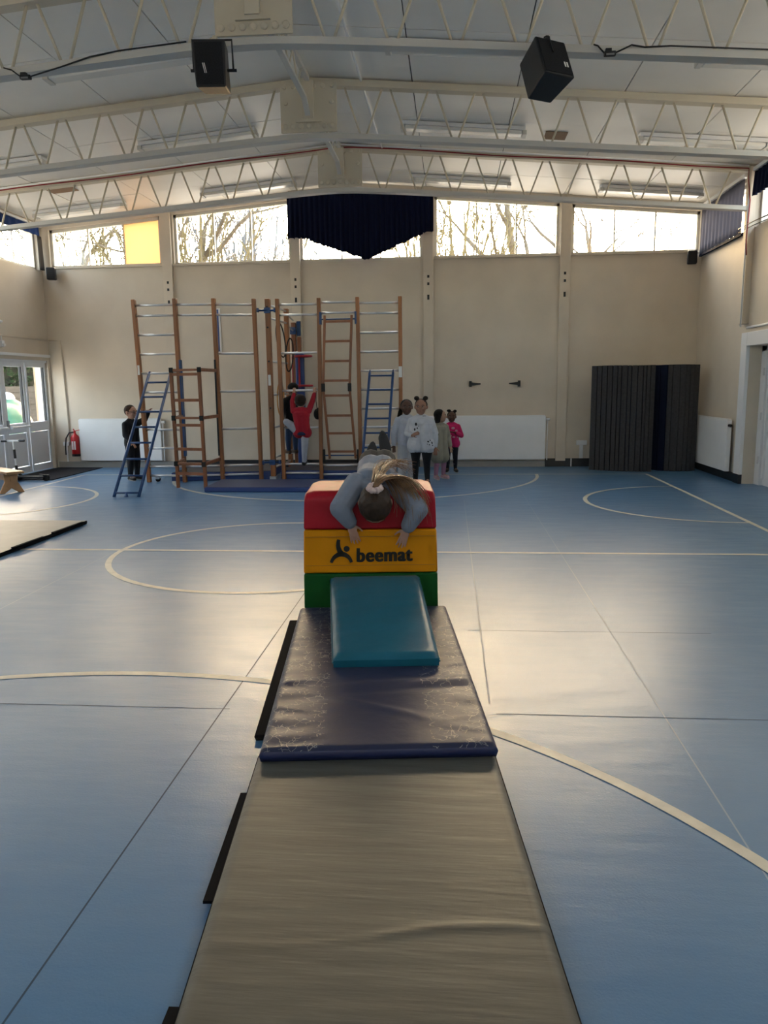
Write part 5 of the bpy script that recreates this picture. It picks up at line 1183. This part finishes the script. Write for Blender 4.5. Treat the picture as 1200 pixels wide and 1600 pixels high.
# scrunchie and loose ponytail over the back, falling to her right shoulder
sc = HPm(0, .60, .14); ax = unit(HPm(0, .8, .15)-HPm(0, .5, .12)); xa = unit(np.cross(ax, V(0, 0, 1)+.01)); ya = np.cross(ax, xa)
mb = MB()
pts = [sc+(xa*math.cos(a)+ya*math.sin(a))*(.030+.004*math.sin(9*a)) for a in np.linspace(0, 2*math.pi, 40, endpoint=False)]
mb.tube(pts, [.017+.003*math.sin(7*a) for a in np.linspace(0, 2*math.pi, 40, endpoint=False)], 10, True); mb.build('scrunchie', cloth('pale_pink_scrunchie', (.60, .46, .43)), gt, smooth=True)
rs = random.Random(5); tgt = None
mb = MB()
for k in range(230):
    sp_ = rs.gauss(0, 1); lf = rs.uniform(.55, 1.05); j = V(rs.gauss(0, .016), rs.gauss(0, .016), rs.gauss(0, .012))
    p0 = sc+(xa*rs.uniform(-1, 1)+ya*rs.uniform(-1, 1))*.016; p1 = sc+ax*.05+V(0, 0, .03)+j*.5+V(*BU, 0)*.03
    w1 = BQ(.13+.05*sp_, .10-.03*sp_+rs.gauss(0, .03), .925+abs(rs.gauss(0, .012))); w2 = BQ(.215+.045*sp_, .03+rs.gauss(0, .03), .880+rs.gauss(0, .012)); w3 = BQ(.265+.04*sp_, -.075+rs.gauss(0, .02), .775+rs.gauss(0, .02)); w4 = BQ(.27+.05*sp_, -.115+rs.gauss(0, .015), .665+rs.gauss(0, .03))
    C_ = [p0, p1, w1, w2, w3, w4]; pts = []
    for q in np.linspace(0, lf, 12):
        n_ = len(C_)-1; pts.append(sum(math.comb(n_, i)*(1-q)**(n_-i)*q**i*C_[i] for i in range(n_+1)))
    r0 = rs.uniform(.0018, .0045); mb.tube(pts, [r0*(1-.75*(i/11)**2) for i in range(12)], 5)
for k in range(60):   # loose flyaway strands across the back
    p0 = sc+V(rs.gauss(0, .01), rs.gauss(0, .01), .01); a = BQ(.03+rs.uniform(-.06, .13), .25+rs.uniform(-.05, .1), .965+rs.uniform(-.02, .04)); b = BQ(.10+rs.uniform(-.06, .16), .42+rs.uniform(-.15, .12), .955+rs.uniform(-.02, .03)); c_ = BQ(.22+rs.uniform(-.1, .08), .40+rs.uniform(-.2, .1), .90+rs.uniform(-.03, .05))
    pts = [(1-q)**3*p0+3*q*(1-q)**2*a+3*q*q*(1-q)*b+q**3*c_ for q in np.linspace(0, 1, 10)]
    mb.tube(pts, [.0022*(1-.6*i/9) for i in range(10)], 4)
tag(mb.build('ponytail', mat('backlit_brown_hair', (.20, .105, .045), .38, .5, noise=.35, nscale=30), gt, smooth=True), kind='stuff')  # ponytail colour lightened to stand for the backlight on it

# ------------------------------------------------------------------ outside
gr = MB().add([(-70, -40, -.13), (70, -40, -.13), (70, 90, -.13), (-70, 90, -.13)], [(0, 1, 2, 3)]).build('ground', M['pale_ground']); struct(gr, 'pale ground outside the hall, brightened to bounce daylight in')  # ground colour made pale to throw daylight up onto the ceiling
def tree(px, py, Y, H, r0, seed, label, spread=.55, m=None, lean=0., fork=3.6, depth=6):
    p = atY(px, py, Y); base_ = V(p[0], Y, -.13); rr = random.Random(seed)
    t = thing('bare_tree', label, 'tree', base_, 'bare trees outside'); tr = MB(); br = MB()
    def grow(p, d, L, r, lev, mbx):
        n = 4; pts = [p]; rs_ = [r]; q = p
        for i in range(n):
            d = unit(d+V(rr.gauss(0, .16), rr.gauss(0, .16), rr.gauss(0, .10)+.03)); q = q+d*L/n; pts.append(q); rs_.append(max(.011, r*(1-.42*(i+1)/n)))
        mbx.tube(pts, rs_, 8 if lev < 2 else 5 if lev < 4 else 3)
        if lev >= depth: return
        for k in range(rr.choice((2, 3, 3)) if lev < 3 else rr.choice((2, 2, 3))):
            i = rr.choice((2, 3, 4)) if k else 4; dd = unit(d+V(rr.gauss(0, spread), rr.gauss(0, spread*.7), rr.gauss(.08, spread*.6)))
            grow(pts[i], dd, L*rr.uniform(.58, .82), rs_[i]*rr.uniform(.55, .8), lev+1, br)
    grow(base_, unit(V(lean, 0, 1)), fork, r0, 0, tr)
    tr.build('trunk', m or M['bark'], t, smooth=True); br.build('branches', m or M['bark'], t, smooth=True); return t
tree(835, 330, 20.5, 10, .26, 21, 'large bare tree outside the end window right of the navy curtain', .60, lean=-.10)
tree(175, 370, 21, 10, .42, 8, 'thick trunked bare tree outside the leftmost end window', .5, lean=.08)
tree(105, 370, 24, 10, .30, 14, 'second bare tree close to the left back corner outside', .5, lean=-.06)
tree(437, 340, 22, 10, .27, 33, 'bare tree outside just left of the navy curtain', .65, lean=.02)
tree(925, 330, 23, 10, .15, 41, 'slender bare tree outside the rightmost end window', .5)
tree(1150, 330, 24, 10, .16, 47, 'slender bare tree beyond the right back corner', .6, lean=-.1)
def shrub(px, Y, H, n, seed, label, m=None, wd=1.5):
    p = atY(px, 400, Y); rr = random.Random(seed); t = thing('twiggy_shrub', label, 'shrub', (p[0], Y, -.13), 'twiggy shrubs outside'); mb = MB(); st = MB()
    for k in range(n):
        a = rr.uniform(0, 6.28); q = V(p[0]+rr.gauss(0, .3), Y+rr.gauss(0, .3), -.13); d = unit(V(math.cos(a)*rr.uniform(0, .45)*wd/1.5, math.sin(a)*.3, 1)); L = H*rr.uniform(.75, 1.08)/1.0; pts = [q]
        for i in range(6): d = unit(d+V(rr.gauss(0, .10), rr.gauss(0, .08), .03)); q = q+d*L/6; pts.append(q)
        st.tube(pts, [.03*(1-.55*i/6) for i in range(7)], 4)
        for j in range(16):
            i = rr.choice((3, 4, 5, 6)); q2 = pts[i]+V(rr.gauss(0, .1), 0, rr.gauss(0, .15)); d2 = unit(d+V(rr.gauss(0, .7), rr.gauss(0, .4), rr.gauss(0, .4))); mb.tube([pts[i], q2+d2*.2, q2+d2*rr.uniform(.35, .7)], [.017, .014, .007], 3)
    st.build('stems', m or M['twig'], t); tag(mb.build('twigs', m or M['twig'], t), kind='stuff'); return t
shrub(700, 21, 7.4, 48, 3, 'twiggy shrub low in the end window right of the navy curtain')
shrub(300, 21, 7.4, 50, 4, 'twiggy shrub low in the second end window, left side')
shrub(385, 24, 7.8, 64, 5, 'grey twiggy shrub low in the second end window, right side', mat('grey_twig', (.15, .155, .165), .9), 1.0)
shrub(160, 23, 6.9, 40, 6, 'twiggy shrub low in the leftmost end window', None, .7)
tree(25, 380, 30, 10, .25, 52, 'bare tree seen through the left side window', .6, lean=.03)
# view through the left doors
t = thing('garden_fence', 'grey horizontal board garden fence outside the left doors', 'fence', (-12.2, 22.3, -.13))
for k in range(9):
    z = -.05+k*.172; bx('board', (-12.2-.012*(k % 2), 18.2, z), (-12.16-.012*(k % 2), 26.5, z+.165), M['fence'], t)
for y in np.arange(18.5, 26.6, 2.4): bx('post', (-12.28, y-.05, -.13), (-12.2, y+.05, 1.5), M['fence'], t)
t = thing('evergreen_hedge', 'dark evergreen hedge rising behind the garden fence', 'hedge', (-13.6, 22.3, -.13)); rr = random.Random(2); mb = MB()
for k in range(5000):
    y = rr.uniform(18.3, 26.5); z = rr.uniform(.6, 4.2); x = -13.1+rr.gauss(0, .28)-.15*max(0, z-2.5); s = rr.uniform(.05, .11); d = unit(V(rr.gauss(0, 1), rr.gauss(0, 1), rr.gauss(0, 1))); e = unit(np.cross(d, V(rr.gauss(0, 1), rr.gauss(0, 1), rr.gauss(0, 1)))); c = V(x, y, z)
    mb.add([c-d*s, c+e*s*.5, c+d*s, c-e*s*.5], [(0, 1, 2, 3)])
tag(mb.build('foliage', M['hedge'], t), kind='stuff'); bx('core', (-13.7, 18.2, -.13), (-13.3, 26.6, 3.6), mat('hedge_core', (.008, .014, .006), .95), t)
t = thing('covered_stack', 'play equipment under a green tarpaulin outside the left doors', 'covered stack', (-9.75, 15.9, -.13))
mb = MB(); mb.ell((-9.75, 16.0, .55), (.60, .95, .62)); mb.ell((-9.75, 16.35, .75), (.4, .5, .50)); mb.ell((-9.8, 15.3, .35), (.5, .6, .5)); remesh(mb, 'tarpaulin', M['tarp'], t, .06, 2)
mb = MB(); mb.ell((-9.75, 16.35, 1.20), (.16, .2, .16)); mb.build('white_cap', M['label'], t, smooth=True)
tag(MB().bar((-8.9, 16.15, -.13), (-8.9, 16.15, 3.2), .11, .11).build('timber_post', mat('weathered_post', (.32, .22, .14), .85, noise=.2, nscale=4), bevel=.01), 'pale timber post standing outside the left side light', 'post')
